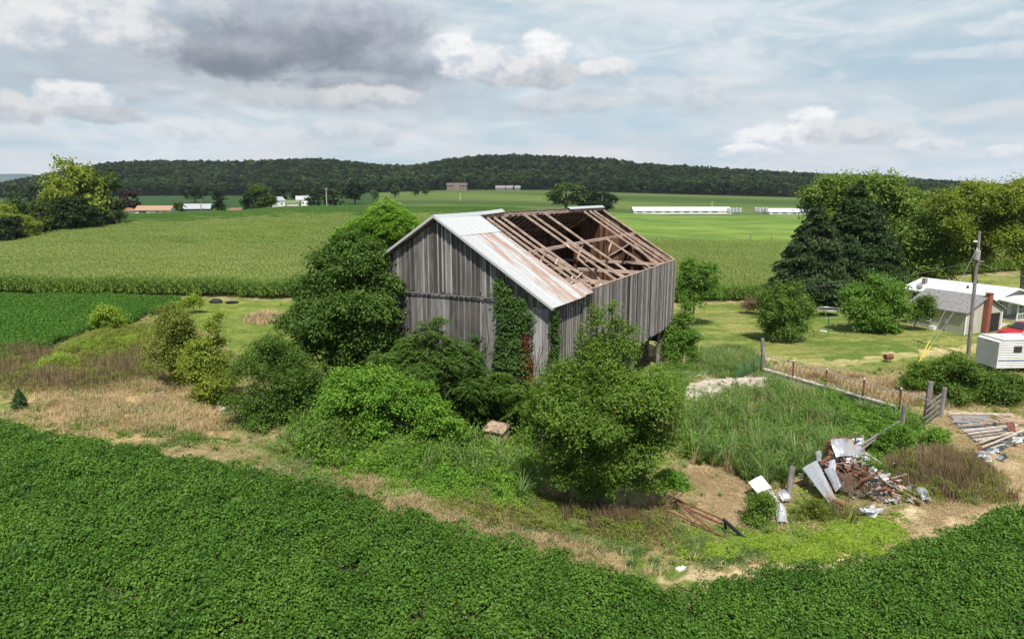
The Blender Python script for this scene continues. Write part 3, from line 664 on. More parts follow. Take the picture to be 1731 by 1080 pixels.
for nm, lb, sp, thr, sd_, pr in (('weed_tuft', 'scattered grass tufts on the rough ground', .62, .46, 71, [tuft(26, .34, .022, L['grass'], 'a'), tuft(20, .25, .02, L['straw'], 'b'), leaftuft(26, .3, .09, L['weed'], 'c')]),
                        ('weed_seedlings', 'scattered low weeds on the rough ground', .7, .50, 83, [leaftuft(30, .25, .08, L['weed'], 'd'), leaftuft(24, .2, .10, L['lime'], 'e'), leaftuft(34, .4, .08, L['olive'], 'f')]),
                        ('straw_scatter', 'scattered straw and twigs on the bare ground', .55, .40, 91, [twigs(26, L['straw'], 'g'), twigs(20, L['straw'], 'h'), twigs(12, L['brown'], 'i')])):
    X, Y = jgrid(VER, sp, .5, keep=lambda X, Y: notin(SOY, SOY2, LAWN1, LAWN2, BARNFOOT, YARD)(X, Y) & ((nm == 'straw_scatter') | (notin(PATH, BARE, BARE2)(X, Y) | (rs.uniform(0, 1, X.shape) < .2))) & (fbm(X, Y, .7, sd_)+rs.uniform(-.08, .08, X.shape) > thr))
    scatter(nm, np.stack([X, Y, hgt(X, Y)], 1), pr, .6, 1.5, lb, seed=sd_)

def arctuft(n, h, w, mt, nm, r0=.10, b0=.4, b1=1.1):
    a = rs.uniform(0, 6.283, n); D = np.stack([np.cos(a), np.sin(a), 0*a], 1)+np.array([[-.25, -.15, 0]]); D = nrm(D)
    V, Q = bladequads(D*rs.uniform(0, r0, n)[:, None], D, h*rs.uniform(.45, 1.15, n), w*rs.uniform(.6, 1.3, n), rs.uniform(b0, b1, n)*.8); return npmesh(nm, V, Q, mt, dolink=False)
TG = poly([(1150, 785), (1140, 712), (1185, 690), (1240, 668), (1320, 662), (1410, 690), (1440, 755), (1370, 815), (1290, 825), (1200, 792)])
X, Y = jgrid(TG, .30, .5, keep=lambda X, Y: (edgef(X, Y, TG, 1.2) > rs.uniform(0, .9, X.shape)) & (fbm(X, Y, .55, 121) > .33))
scatter('tall_grass', np.stack([X, Y, hgt(X, Y)-.05+fbm(X, Y, .35, 12)*.25], 1), [arctuft(34, 1.1, .036, L['grass'], 'blade_tuft') for _ in range(3)]+[arctuft(30, .95, .05, L['weed'], 'blade_tuft'), arctuft(10, 1.1, .025, L['straw'], 'blade_tuft', .1, .2, .6), leaftuft(60, 1.0, .14, L['weed'], 'leaf_tuft'), leaftuft(60, .9, .12, L['bright'], 'leaf_tuft'), leaftuft(80, .8, .09, L['mid'], 'leaf_tuft')],
        .7, 1.5, 'tall windblown grass in the old barnyard', seed=120, tilt=.25)
TANG = poly([(520, 790), (470, 760), (500, 700), (560, 660), (640, 640), (760, 650), (860, 690), (920, 700), (930, 830), (880, 855), (760, 835), (640, 805)])
X, Y = jgrid(TANG, .42, .5, keep=lambda X, Y: (edgef(X, Y, TANG, 1.2) > rs.uniform(0, .9, X.shape)) & notin(BARNFOOT)(X, Y))
scatter('weed_tangle', np.stack([X, Y, hgt(X, Y)+fbm(X, Y, .5, 99)*.5-.1], 1), [leaftuft(90, .7, .11, L['bright'], 't1'), leaftuft(80, .8, .10, L['weed'], 't2'), leaftuft(60, .6, .12, L['lime'], 't3'), arctuft(30, .8, .03, L['grass'], 't4'), leaftuft(80, .9, .09, L['mid'], 't5')],
        .7, 1.9, 'tangle of tall leafy weeds at the foot of the gable', seed=130, tilt=.3)
CORNER = poly([(1085, 650), (1110, 612), (1200, 600), (1275, 606), (1290, 628), (1180, 620), (1120, 640), (1120, 700), (1080, 740)])
X, Y = jgrid(CORNER, .45, .5, keep=lambda X, Y: (edgef(X, Y, CORNER, 1.) > rs.uniform(0, .9, X.shape)) & notin(BARNFOOT)(X, Y))
scatter('flowering_weeds', np.stack([X, Y, hgt(X, Y)], 1), [leaftuft(70, .7, .11, L['weed'], 'u1'), arctuft(30, .9, .03, L['grass'], 'u2'), arctuft(26, .9, .03, L['straw'], 'u3', .1, .1, .5), leaftuft(50, .9, .08, L['olive'], 'u4')], .6, 1.4, 'mixed tall weeds around the right corner of the barn', seed=140, tilt=.2)

X, Y = jgrid(YARD, .38, .5, keep=lambda X, Y: (fbm(X, Y, .8, 151)+rs.uniform(-.06, .06, X.shape) > .53) & notin(BARNFOOT)(X, Y))
scatter('crack_weeds', np.stack([X, Y, hgt(X, Y)+.08], 1), [leaftuft(40, .5, .10, L['weed'], 'v1'), arctuft(20, .5, .03, L['grass'], 'v2'), leaftuft(30, .3, .09, L['brown'], 'v3')], .5, 1.3, 'weeds growing through the cracks of the concrete yard', seed=150)
WALLF = poly([(1290, 648), (1400, 668), (1500, 694), (1560, 720), (1545, 735), (1480, 712), (1380, 684), (1300, 662)])
X, Y = jgrid(WALLF, .34, .5, keep=lambda X, Y: fbm(X, Y, .5, 161) > .40)
scatter('wall_weeds', np.stack([X, Y, hgt(X, Y)], 1), [leaftuft(70, .8, .13, L['weed'], 'w1'), arctuft(24, .9, .035, L['grass'], 'w2'), leaftuft(60, .9, .12, L['bright'], 'w3')], .7, 1.5, 'leafy weeds hiding the foot of the concrete wall', seed=160)
# ---------------------------------------------------------------- trees and bushes
def sublobes(lobes, k, r):
    """every lobe becomes a cluster of smaller ones on its surface, plus a thin core"""
    out = []
    for l in lobes:
        l = list(l)
        for _ in range(k):
            d = rs.randn(3); d /= np.linalg.norm(d)
            if d[2] < -.3: d[2] *= -1
            q = rs.uniform(.55, .95); s = r*rs.uniform(.55, 1.25)
            out.append((l[0]+d[0]*l[3]*q, l[1]+d[1]*l[4]*q, l[2]+d[2]*l[5]*q, l[3]*s, l[4]*s, l[5]*s*.85))
        out.append((l[0], l[1], l[2], l[3]*.6, l[4]*.6, l[5]*.6))
        d = nrm(rs.randn(1, 3))[0]; d[2] = abs(d[2])*.8
        for q in (.95, 1.1, 1.22): out.append((l[0]+d[0]*l[3]*q, l[1]+d[1]*l[4]*q, l[2]+d[2]*l[5]*q, l[3]*.13, l[4]*.13, l[5]*.16))
    return np.array(out, float)
def crown_leaves(lobes, n, Lf, Wf, clump=.32, perc=26, up=.7, outw=.5, fill=.45, seed=None, spray=.5, flat=.55, sub=9, subr=.42):
    lobes = sublobes(lobes, sub, subr); w = (lobes[:, 3]*lobes[:, 4]+lobes[:, 3]*lobes[:, 5])
    w = w/w.sum(); nc = max(6, n//perc); li = rs.choice(len(lobes), nc, p=w)
    d = nrm(rs.randn(nc, 3)); d[:, 2] = np.where(d[:, 2] < -.45, -d[:, 2], d[:, 2])
    rr = 1-fill*rs.uniform(0, 1, nc)**1.6+np.abs(rs.randn(nc))*.07
    c = lobes[li, :3]+d*lobes[li, 3:6]*rr[:, None]
    cr = clump*rs.uniform(.5, 1.5, nc)
    # leaves sit on short drooping twigs that leave the clump outward
    tw = nrm(d*outw+np.array([[0, 0, .25]])+rs.randn(nc, 3)*spray)
    k = np.repeat(np.arange(nc), perc); u = rs.uniform(-.9, 1.2, len(k))[:, None]
    P = c[k]+tw[k]*cr[k][:, None]*u*1.5+rs.randn(len(k), 3)*cr[k][:, None]*np.array([[.55, .55, .55*flat]])
    P[:, 2] -= (u[:, 0]**2)*cr[k]*.25
    Nn = rs.randn(len(k), 3)*.55+np.array([[0, 0, up*.8]])+d[k]*.6
    sz = rs.uniform(.65, 1.3, len(k))
    return leafquads(P, Nn, Lf*sz, Wf*sz, .2, ax=nrm(tw[k]+rs.randn(len(k), 3)*.7))
def fronds(lobes, n, fl, Lf, Wf, pairs=7, fill=.35):                    # pinnate, arching compound leaves (walnut, ailanthus)
    lobes = sublobes(lobes, 8, .46); w = lobes[:, 3]*lobes[:, 5]; w = w/w.sum(); li = rs.choice(len(lobes), n, p=w)
    d = nrm(rs.randn(n, 3)+np.array([[0, 0, .25]])); d[:, 2] = np.where(d[:, 2] < -.5, -d[:, 2], d[:, 2])
    rr = 1-fill*rs.uniform(0, 1, n)**1.7+np.abs(rs.randn(n))*.06
    c = lobes[li, :3]+d*lobes[li, 3:6]*rr[:, None]
    ax = nrm(d*np.array([[1, 1, .3]])+rs.randn(n, 3)*np.array([[.7, .7, .15]])+np.array([[0, 0, .25]]))
    s = nrm(np.cross(ax, [[0, 0, 1.]])); out = []
    f = fl*rs.uniform(.6, 1.3, n)
    for i in range(pairs):
        u = (i+.6)/pairs
        cen = c+ax*(f*u)[:, None]; cen[:, 2] -= f*u*u*.65
        for sg in (-1, 1):
            lx = nrm(s*sg+ax*.45-np.array([[0, 0, .28]])); Nn = nrm(np.array([[0, 0, 1.]])+s*sg*.35+rs.randn(n, 3)*.2)
            k = (1-.35*abs(u-.45)*1.6)
            out.append(leafquads(cen+lx*(Lf*k*.5), Nn, Lf*k, Wf*k, .12, ax=lx))
    return np.concatenate([o.reshape(n, 4, 3) for o in out], 0).reshape(-1, 3)
def limbs(base, lobes, r0, mt, root, name='trunk', lean=.3, minr=.03, sub=2):
    mb = MB(); base = Vector(base); lb = [Vector(l[:3]) for l in lobes]
    cen = sum(lb, Vector())/len(lb); topz = max(l[2]+l[5]*.4 for l in lobes)
    knee = Vector((base.x*.6+cen.x*.4, base.y*.6+cen.y*.4, base.z+(min(l.z for l in lb)-base.z)*.6+.1))
    top = Vector((cen.x, cen.y, (cen.z+topz)/2))
    mb.tube([base-Vector((0, 0, .15)), base.lerp(knee, .5)+Vector((r0*.3, 0, 0)), knee, knee.lerp(top, .6), top], [r0*1.25, r0, r0*.8, r0*.45, minr], 7)
    for l, q in zip(lb, lobes):
        st = knee.lerp(top, random.uniform(0, .6)); mid = st.lerp(l, .5)+Vector((0, 0, -.08*(l-st).length))
        r = max(minr, r0*.38)
        mb.tube([st, mid, l+Vector((0, 0, q[5]*.3))], [r, r*.65, minr*.6], 5)
        for _ in range(sub):
            d = Vector(rs.randn(3)).normalized(); d.z = abs(d.z)
            e = l+Vector((d.x*q[3], d.y*q[4], d.z*q[5]))*.9
            mb.tube([mid.lerp(l, .6), mid.lerp(e, .75), e], [r*.5, r*.3, minr*.3], 4)
    return mb.build(name, mt, root)
def pl(name, label, cat, Y, bpx, lobes, n, leaf, mt, r0=.1, clump=.3, perc=26, group=None, frond=None, bz=None, fill=.45, stem='trunk', foliage='crown', gy=None, **kw):
    """a plant: lobes are (px, py, radius in px[, vertical radius, forward shift]) read off the photo at map distance Y"""
    s = Y/F; bx = (bpx-865.5)*s*1.0; by = Y+(gy or 0); b = Vector((bx, by, hz(bx, by) if bz is None else bz))
    root = empty(name, b, 0, label, cat, group); Lb = []
    for l in lobes:
        py = l[3] if len(l) > 3 and l[3] else l[2]; dy = l[4] if len(l) > 4 else rs.uniform(-.35, .35)*l[2]*s
        p = P3(l[0], l[1], Y+dy)-b; Lb.append((p.x, p.y, p.z, l[2]*s, l[2]*s*.95, py*s))
    if frond: V = fronds(Lb, frond, kw.pop('fl', .55), leaf[0], leaf[1], fill=fill)
    else: V = crown_leaves(Lb, n, leaf[0], leaf[1], clump, perc, fill=fill, **kw)
    gz = hgt(V[:, 0]+b.x, V[:, 1]+b.y)-b.z+.02                           # no leaf under the ground
    V[:, 2] = np.maximum(V[:, 2], gz)
    npmesh(foliage, V, quads(len(V)//4), mt, root)
    limbs((0, 0, 0), Lb, r0, M['bark'], root, stem)
    return root
BU = dict(stem='stem', foliage='foliage')
pl('walnut_tree', 'dark spreading walnut tree at the left corner of the barn gable', 'tree', 40.5, 590,
   [(560, 475, 48), (605, 520, 62), (545, 560, 58), (640, 575, 52), (520, 500, 30), (625, 470, 45), (590, 620, 60), (655, 530, 38), (668, 610, 38), (520, 600, 40), (600, 430, 35), (660, 490, 22)],
   92000, (.19, .095), L['dark'], .22, .30, perc=24)
pl('ailanthus_tree', 'bright crowned tree rising behind the left eave of the barn', 'tree', 48, 640,
   [(650, 392, 42), (612, 400, 30), (688, 392, 24), (640, 440, 50), (600, 440, 30), (665, 375, 22), (630, 372, 14)], 0, (.27, .11), L['bright'], .2, frond=3600, fl=.8)
pl('hedge_bush', 'tall grey green bush left of the walnut tree', 'bush', 36, 455, [(455, 640, 58), (428, 700, 50), (482, 700, 52), (500, 625, 34), (450, 735, 46), (500, 660, 40), (460, 595, 22), (400, 740, 26)],
   52000, (.11, .07), L['mid'], .1, .28, **BU)
pl('dark_shrub', 'dark shrub growing against the grey gable boards', 'bush', 36.3, 745, [(740, 590, 40), (700, 640, 48), (760, 640, 50), (800, 660, 32), (722, 565, 20), (655, 625, 40), (742, 552, 10, 16), (690, 590, 20), (780, 690, 34)],
   0, (.16, .075), L['dark'], .1, frond=3000, fl=.5, **BU)
pl('dark_shrub', 'dark shrub at the foot of the ivy column behind the hutch', 'bush', 36.4, 862, [(862, 668, 28), (830, 665, 24), (888, 690, 26), (845, 640, 14), (905, 660, 14)],
   0, (.15, .075), L['mid'], .08, frond=1500, fl=.45, **BU)
pl('mulberry_bush', 'rounded bright bush filling the gap between the grey green bush and the walnut', 'bush', 36.8, 540, [(540, 680, 34), (520, 700, 30), (560, 665, 26), (515, 665, 20)],
   14000, (.13, .085), L['weed'], .08, .26, **BU)
pl('mulberry_bush', 'sprawling bright green bush below the barn gable', 'bush', 33.6, 650, [(640, 680, 55), (600, 665, 42), (690, 690, 48), (735, 715, 38), (570, 712, 42), (630, 725, 48), (655, 650, 24), (620, 640, 18), (760, 740, 28)],
   52000, (.13, .085), L['bright'], .09, .26, perc=22, **BU)
pl('hawthorn_shrub', 'low green shrub at the edge of the straw left of the bright weeds', 'bush', 32.6, 560, [(560, 745, 36), (540, 755, 24), (590, 755, 26), (565, 720, 20)],
   13000, (.11, .07), L['mid'], .07, .22, **BU)
pl('plum_bush', 'large round leafy bush in front of the near barn corner', 'bush', 29.3, 1022,
   [(1020, 705, 100, 90), (955, 690, 68), (1085, 690, 66), (1022, 640, 56), (950, 755, 66), (1055, 775, 72), (1095, 745, 48), (990, 780, 60), (1030, 572, 20, 24), (1008, 600, 24), (1055, 598, 22), (1008, 545, 9, 22), (1045, 550, 9, 20), (983, 572, 9, 16), (1066, 560, 7, 12), (998, 522, 4, 12), (1034, 528, 5, 14), (1120, 700, 30), (910, 700, 28), (965, 812, 44, 32), (1015, 822, 46, 30), (1075, 815, 42, 30)],
   125000, (.135, .06), L['bush'], .14, .27, perc=24, **BU)
pl('locust_sapling', 'yellowish sapling clump left of the two on the bank', 'sapling', 43.5, 300, [(295, 565, 30), (290, 605, 38), (312, 640, 32), (285, 532, 14), (322, 590, 26), (265, 600, 22), (300, 540, 16)],
   22000, (.15, .07), L['olive'], .06, .28, **BU)
pl('locust_sapling', 'taller sapling with layered sprays right of the yellowish one', 'sapling', 39.8, 362, [(350, 600, 30), (366, 655, 36), (356, 560, 14), (368, 536, 9, 12), (350, 680, 26), (345, 630, 30), (375, 610, 16), (335, 610, 24), (385, 680, 20)],
   24000, (.15, .07), L['yell'], .06, .26, **BU)
pl('elder_bush', 'small round yellow green bush on the edge of the left soybean field', 'bush', 62, 183, [(183, 538, 18), (172, 545, 12), (194, 546, 12), (183, 528, 8)], 5200, (.20, .10), L['lime'], .06, .3, **BU)
pl('elder_bush', 'little shrub at the tip of the left soybean field', 'bush', 71, 322, [(322, 512, 10), (312, 518, 8), (335, 512, 7)], 2600, (.2, .1), L['lime'], .05, .3, **BU)
pl('box_elder', 'small tree at the right front corner of the barn', 'tree', 59, 1152, [(1150, 572, 24), (1136, 590, 20), (1166, 592, 20), (1152, 545, 14), (1142, 608, 18), (1172, 572, 12), (1160, 520, 8)],
   20000, (.19, .10), L['weed'], .1, .3)
pl('box_elder', 'bushy tree behind the far barn corner', 'tree', 76, 1175, [(1176, 472, 26), (1192, 492, 24), (1160, 492, 22), (1198, 460, 12), (1163, 455, 14), (1176, 510, 24)],
   14000, (.24, .13), L['weed'], .12, .4)
pl('willow_bush', 'green thicket left of the parked trailer', 'bush', 49.5, 1570, [(1560, 638, 22), (1592, 630, 22), (1545, 652, 20), (1600, 648, 28), (1570, 658, 26), (1612, 612, 14)], 26000, (.17, .08), L['bush'], .08, .3, **BU)
pl('willow_bush', 'broad bush in front of the parked trailer', 'bush', 47.5, 1650, [(1640, 652, 30), (1670, 668, 28), (1700, 662, 26), (1620, 668, 26), (1632, 625, 16), (1725, 668, 22), (1690, 650, 16)], 28000, (.17, .08), L['mid'], .08, .3, **BU)
pl('willow_bush', 'small round bush between the fence end and the board pile', 'bush', 38.6, 1584, [(1584, 740, 15), (1577, 746, 10), (1590, 748, 10)], 5200, (.13, .07), L['bright'], .05, .2, **BU)
pl('lilac_bush', 'dark round bush on the lawn left of the clothes post', 'bush', 68, 1325, [(1325, 525, 40, 34), (1300, 545, 28), (1350, 540, 26), (1315, 560, 30, 22), (1330, 500, 22), (1300, 515, 22), (1360, 530, 16), (1325, 568, 30, 16), (1345, 560, 22, 16)],
   30000, (.20, .11), L['mid'], .12, .38, **BU)
pl('lilac_bush', 'broad bush on the lawn left of the garage', 'bush', 73, 1482, [(1460, 512, 30), (1505, 515, 32), (1480, 540, 32, 24), (1433, 505, 12), (1520, 530, 24), (1450, 535, 22), (1480, 492, 22), (1465, 552, 24, 12), (1495, 552, 26, 12)],
   26000, (.24, .14), L['weed'], .12, .45, **BU)
pl('lilac_bush', 'shrub against the left wall of the garage', 'bush', 73.5, 1556, [(1558, 527, 16, 24), (1566, 512, 10), (1548, 535, 12)], 6500, (.2, .1), L['mid'], .07, .35, **BU)
pl('brush_heap', 'dry brush heap beside the dark lawn bush', 'brush', 84, 1262, [(1262, 518, 14, 7), (1275, 514, 12, 8), (1285, 520, 10, 8)], 3800, (.4, .05), L['brown'], .04, .4, **BU)
pl('bramble_bush', 'green bramble tuft in front of the white bent sheet', 'bush', 29.3, 1287, [(1287, 868, 24, 26), (1280, 885, 20), (1296, 850, 14)], 8500, (.10, .05), L['bush'], .04, .16, **BU)
pl('bramble_bush', 'reddish bramble in front of the long grey sheet', 'bush', 29.6, 1365, [(1362, 872, 26, 22), (1385, 868, 20), (1350, 888, 18), (1400, 880, 16)], 8500, (.11, .035), L['olive'], .04, .18, **BU)
pl('bramble_bush', 'dark green bramble behind the scrap heap', 'bush', 34.5, 1478, [(1478, 805, 26, 24), (1500, 815, 20), (1460, 795, 16)], 9500, (.11, .05), L['mid'], .04, .2, **BU)
pl('bramble_bush', 'dark bush right of the scrap heap under the leaning post', 'bush', 38, 1510, [(1505, 750, 26, 22), (1525, 740, 20), (1490, 760, 16)], 9500, (.12, .06), L['weed'], .04, .2, **BU)
pl('bramble_bush', 'low bright bush at the right foot of the round bush', 'bush', 30.5, 1135, [(1135, 812, 24, 18), (1120, 822, 18), (1150, 820, 16)], 7500, (.11, .06), L['bright'], .04, .18, **BU)
def bare_stalks(label, px, py, h, n, mt):
    g = G(px, py); root = empty('dead_brush', g, 0, label, 'brush'); mb = MB()
    for _ in range(n):
        a = random.uniform(0, 6.28); r = random.uniform(0, .5); b = Vector((math.cos(a)*r, math.sin(a)*r, 0)); k = h*random.uniform(.5, 1.1)
        e = b+Vector((math.cos(a)*k*.55+random.uniform(-.2, .2), math.sin(a)*k*.5, k))
        mb.tube([b, b.lerp(e, .5)+Vector((0, 0, k*.12)), e], [.014, .010, .004], 4)
        for _ in range(4):
            q = b.lerp(e, random.uniform(.4, 1)); mb.tube([q, q+Vector((random.uniform(-.25, .25), random.uniform(-.2, .2), random.uniform(.05, .3)))], [.006, .002], 3)
    mb.build('stalks', mt, root); return root
bare_stalks('reddish dead stalks below the crumpled roof sheet', 1430, 880, 1.3, 46, L['brown'])
bare_stalks('dead twigs between the scrap sheets and the weeds', 1408, 835, 1.0, 34, L['brown'])
bare_stalks('tangle of dead twigs by the rusty pipes', 1120, 858, .9, 70, L['straw'])

def spruce(label, Y, bpx, tops, n, mt, nb=210):
    """tops: (px, py of a leader, half width px at its foot)"""
    s = Y/F; bx = (bpx-865.5)*s; b = Vector((bx, Y, hz(bx, Y))); root = empty('spruce_tree', b, 0, label, 'tree')
    mb = MB(); Vs = []; per = n//(nb*len(tops))
    for (tx, ty, hw) in tops:
        tp = P3(tx, ty, Y)-b; H = tp.z; R = hw*s
        ax0 = np.array([tp.x, rs.uniform(-.5, .5), 0])
        mb.tube([(0, 0, -.2), (tp.x*.5, 0, H*.3), (tp.x, ax0[1], H*.6), (tp.x, ax0[1], H*.97)], [.32, .22, .14, .03], 8)
        hf = rs.uniform(.03, 1, nb)**.85; a = rs.uniform(0, 6.283, nb); ln = R*np.minimum(1, 1.25*(1-hf)**.62)*rs.uniform(.5, 1.15, nb)+.25
        for k in range(nb):
            d = np.array([math.cos(a[k]), math.sin(a[k]), 0]); u = rs.uniform(.2, 1, per)**.7; L_ = ln[k]
            side = rs.randn(per)*(.10+.12*u)*L_
            z0 = hf[k]*H; droop = rs.uniform(.1, .45)
            P = ax0[None]*min(1, hf[k]*2+.3)+d[None]*(u*L_)[:, None]+np.array([[-d[1], d[0], 0]])*side[:, None]
            P[:, 2] = z0-(u**1.2)*L_*droop-rs.uniform(0, .10+.10*L_, per)-np.abs(side)*.3
            ax = nrm(d[None]*.7+rs.randn(per, 3)*.6+np.array([[0, 0, -.5]]))
            Vs.append(leafquads(P, rs.randn(per, 3)*.6+np.array([[0, 0, .9]]), rs.uniform(.25, .6, per), rs.uniform(.10, .22, per), .25, ax=ax))
            if k % 3 == 0: mb.tube([tuple(ax0*min(1, hf[k]*2+.3)+np.array([0, 0, z0])), tuple(ax0*min(1, hf[k]*2+.3)+d*L_*.5+np.array([0, 0, z0-L_*.12]))], [.05, .02], 4)
    V = np.concatenate(Vs); V[:, 2] = np.maximum(V[:, 2], .03); npmesh('crown', V, quads(len(V)//4), mt, root); mb.build('trunk', M['bark'], root)
spruce('tall dark spruce, the taller of two behind the lawn', 97, 1458, ((1455, 304, 66), (1432, 335, 50), (1486, 345, 50), (1510, 400, 36), (1405, 380, 36)), 100000, L['spruce'], 120)
spruce('blue green spruce left of the taller dark spruce', 92, 1365, ((1383, 342, 50), (1362, 372, 46), (1340, 415, 36), (1402, 380, 40)), 80000, L['sprucel'], 110)
def small_spruce():
    g = G(35, 692); root = empty('spruce_sapling', g, 0, 'tiny dark conifer alone on the grass at the left edge', 'sapling')
    n = 2600; u = rs.uniform(0, 1, n); a = rs.uniform(0, 6.283, n); r = .42*(1-u**1.5)*rs.uniform(.3, 1.0, n)*(1+.35*np.sin(a*5+u*22)+.2*np.sin(u*34))+.03
    P = np.stack([np.cos(a)*r, np.sin(a)*r, .08+u*1.15-r*.2], 1)
    V = leafquads(P, nrm(np.stack([np.cos(a), np.sin(a), 0*a+.7], 1)+rs.randn(n, 3)*.7), .15, .05, ax=nrm(np.stack([np.cos(a), np.sin(a), 0*a-.1], 1)+rs.randn(n, 3)*.3))
    npmesh('crown', V, quads(n), L['spruce'], root); mb = MB(); mb.tube([(0, 0, -.1), (0, 0, 1.1)], [.04, .01], 6); mb.build('trunk', M['bark'], root)
small_spruce()
pl('maple_tree', 'broad light green tree behind the two spruces', 'tree', 112, 1470, [(1400, 345, 36), (1440, 330, 32), (1495, 340, 34), (1520, 375, 40), (1400, 390, 40), (1500, 420, 50), (1370, 340, 20), (1470, 318, 20), (1540, 350, 22)],
   52000, (.42, .26), L['mapleg'], .35, .75, perc=20)
pl('maple_tree', 'light green tree between the spruces and the yellowish locust', 'tree', 108, 1565, [(1560, 400, 42), (1590, 440, 46), (1545, 450, 42), (1600, 390, 26), (1560, 480, 40), (1530, 420, 40), (1540, 500, 30)],
   42000, (.40, .22), L['mapleg'], .3, .75, perc=20)
pl('locust_tree', 'tall yellowish locust tree behind the white roofed house', 'tree', 103, 1655,
   [(1640, 352, 34), (1600, 355, 22), (1675, 345, 30), (1625, 405, 34), (1690, 400, 36), (1655, 440, 26), (1610, 385, 22), (1650, 322, 16, 10), (1700, 360, 22)], 46000, (.38, .2), L['yell'], .42, .7, perc=20)
pl('locust_tree', 'locust tree at the right edge of the picture', 'tree', 99, 1738,
   [(1715, 355, 30), (1745, 340, 34), (1710, 410, 28), (1750, 400, 40), (1728, 320, 16), (1770, 430, 40), (1718, 440, 18)], 30000, (.38, .2), L['yell'], .42, .7, perc=20)
# ivy on the gable and on the near corner (in the barn's own frame)
BA = 1.098; BN = Vector((2.0, 36.15, 0)); BU_ = Vector((math.cos(BA), math.sin(BA), 0)); BV_ = Vector((-math.sin(BA), math.cos(BA), 0))
EAVE = 15-5.87; RZ = EAVE+4.48; WA = 7.0; WB = 3.97; BL = 27.8; W_ = WA+WB
def barnpt(u, v, z): return BN+BU_*u+BV_*v+Vector((0, 0, z))
def ivy(name, label, cells, n, lf, mts, face='gable', mixf=.0):
    cells = np.array(cells); a = (cells[:, 1]-cells[:, 0])*(cells[:, 3]-cells[:, 2]); li = rs.choice(len(cells), n, p=a/a.sum())
    s = rs.uniform(0, 1, n); q = rs.uniform(0, 1, n); c = cells[li]
    A = c[:, 0]+(c[:, 1]-c[:, 0])*s+rs.randn(n)*.16; Z = c[:, 2]+(c[:, 3]-c[:, 2])*q+rs.randn(n)*.10
    kp = fbm(A, Z, 1.9, 61)+rs.uniform(-.1, .1, n) > .33; A, Z, c = A[kp], Z[kp], c[kp]; n = len(A)
    D = np.abs(rs.randn(n))*.16+.06+.26*fbm(A, Z, 1.6, 60)*c[:, 4]
    if face == 'gable': P = np.stack([BN.x-BU_.x*D+BV_.x*A, BN.y-BU_.y*D+BV_.y*A, Z], 1); nn = -np.array(BU_)
    else: P = np.stack([BN.x-BV_.x*D+BU_.x*A, BN.y-BV_.y*D+BU_.y*A, Z], 1); nn = -np.array(BV_)
    b = barnpt(0, cells[:, :2].mean(), 0) if face == 'gable' else barnpt(.4, 0, 0)
    b.z = hz(b.x-.3, b.y-.3); root = empty(name, b, 0, label, 'vine')
    V = leafquads(P-np.array(b), nn[None]*.7+np.array([[0, 0, .6]])+rs.randn(n, 3)*.4, lf*rs.uniform(.6, 1.3, n), lf*.8*rs.uniform(.6, 1.3, n), .2, ax=nrm(np.array([[0, 0, -1.]])+rs.randn(n, 3)*.5))
    npmesh('foliage', V, quads(n), mts, root)
    mb = MB(); off = (-BU_ if face == 'gable' else -BV_)*.05
    a0, a1 = cells[:, 0].min(), cells[:, 1].max(); zt = cells[:, 3].max()
    for k in range(5):
        aa = a0+(a1-a0)*(k+.5)/5; pts = []
        for i in range(7):
            z = b.z+(zt-.5-b.z)*i/6; w = aa+.18*math.sin(i*1.7+k)
            p = (barnpt(0, w, z) if face == 'gable' else barnpt(w, 0, z))+off; pts.append(p-b)
        mb.tube(pts, [.04-.004*i for i in range(7)], 5)
    mb.build('stem', M['bark'], root)
ivy('ivy_vine', 'dark ivy column climbing the gable boards to the roof edge', [(1.35, 3.1, 1.0, 4.6, 1.8), (1.6, 3.0, 4.5, 7.0, 1.5), (1.75, 2.8, 6.9, 8.5, 1.2), (1.9, 2.95, 8.2, 9.3, .8), (2.3, 3.0, 9.1, 9.9, .4), (2.75, 3.0, 9.8, 10.3, .3), (1.0, 1.7, 7.6, 8.6, .6), (1.4, 2.1, 8.4, 9.3, .5), (1.2, 1.6, 5.2, 6.4, .8), (2.9, 3.4, 3.2, 5.0, 1.), (1.1, 3.9, 1.0, 2.8, 2.2), (3.2, 4.2, 1., 3.4, 1.6)],
    36000, .13, L['ivy'])
ivy('creeper_vine', 'red leaved creeper low on the gable beside the ivy', [(1.15, 1.5, 5.6, 7.3, .4), (.95, 1.4, 4.6, 6.0, .5), (.6, 1.3, 3.6, 5.0, .7), (.3, 1.1, 3.0, 4.0, .8)], 3400, .12, L['redivy'])
ivy('ivy_vine', 'small ivy strand hanging at the near corner of the barn', [(.05, .45, 7.4, 8.6, .3), (.05, .5, 6.4, 7.6, .7), (-.1, .3, 5.9, 6.6, .5)], 3600, .12, L['ivy'], 'side')
ivy('ivy_vine', 'thin ivy patch on the lower gable left of the main column', [(4.1, 4.7, 4.2, 7.0, .5), (4.0, 4.9, 3.0, 4.6, .8)], 4200, .12, L['ivy'])

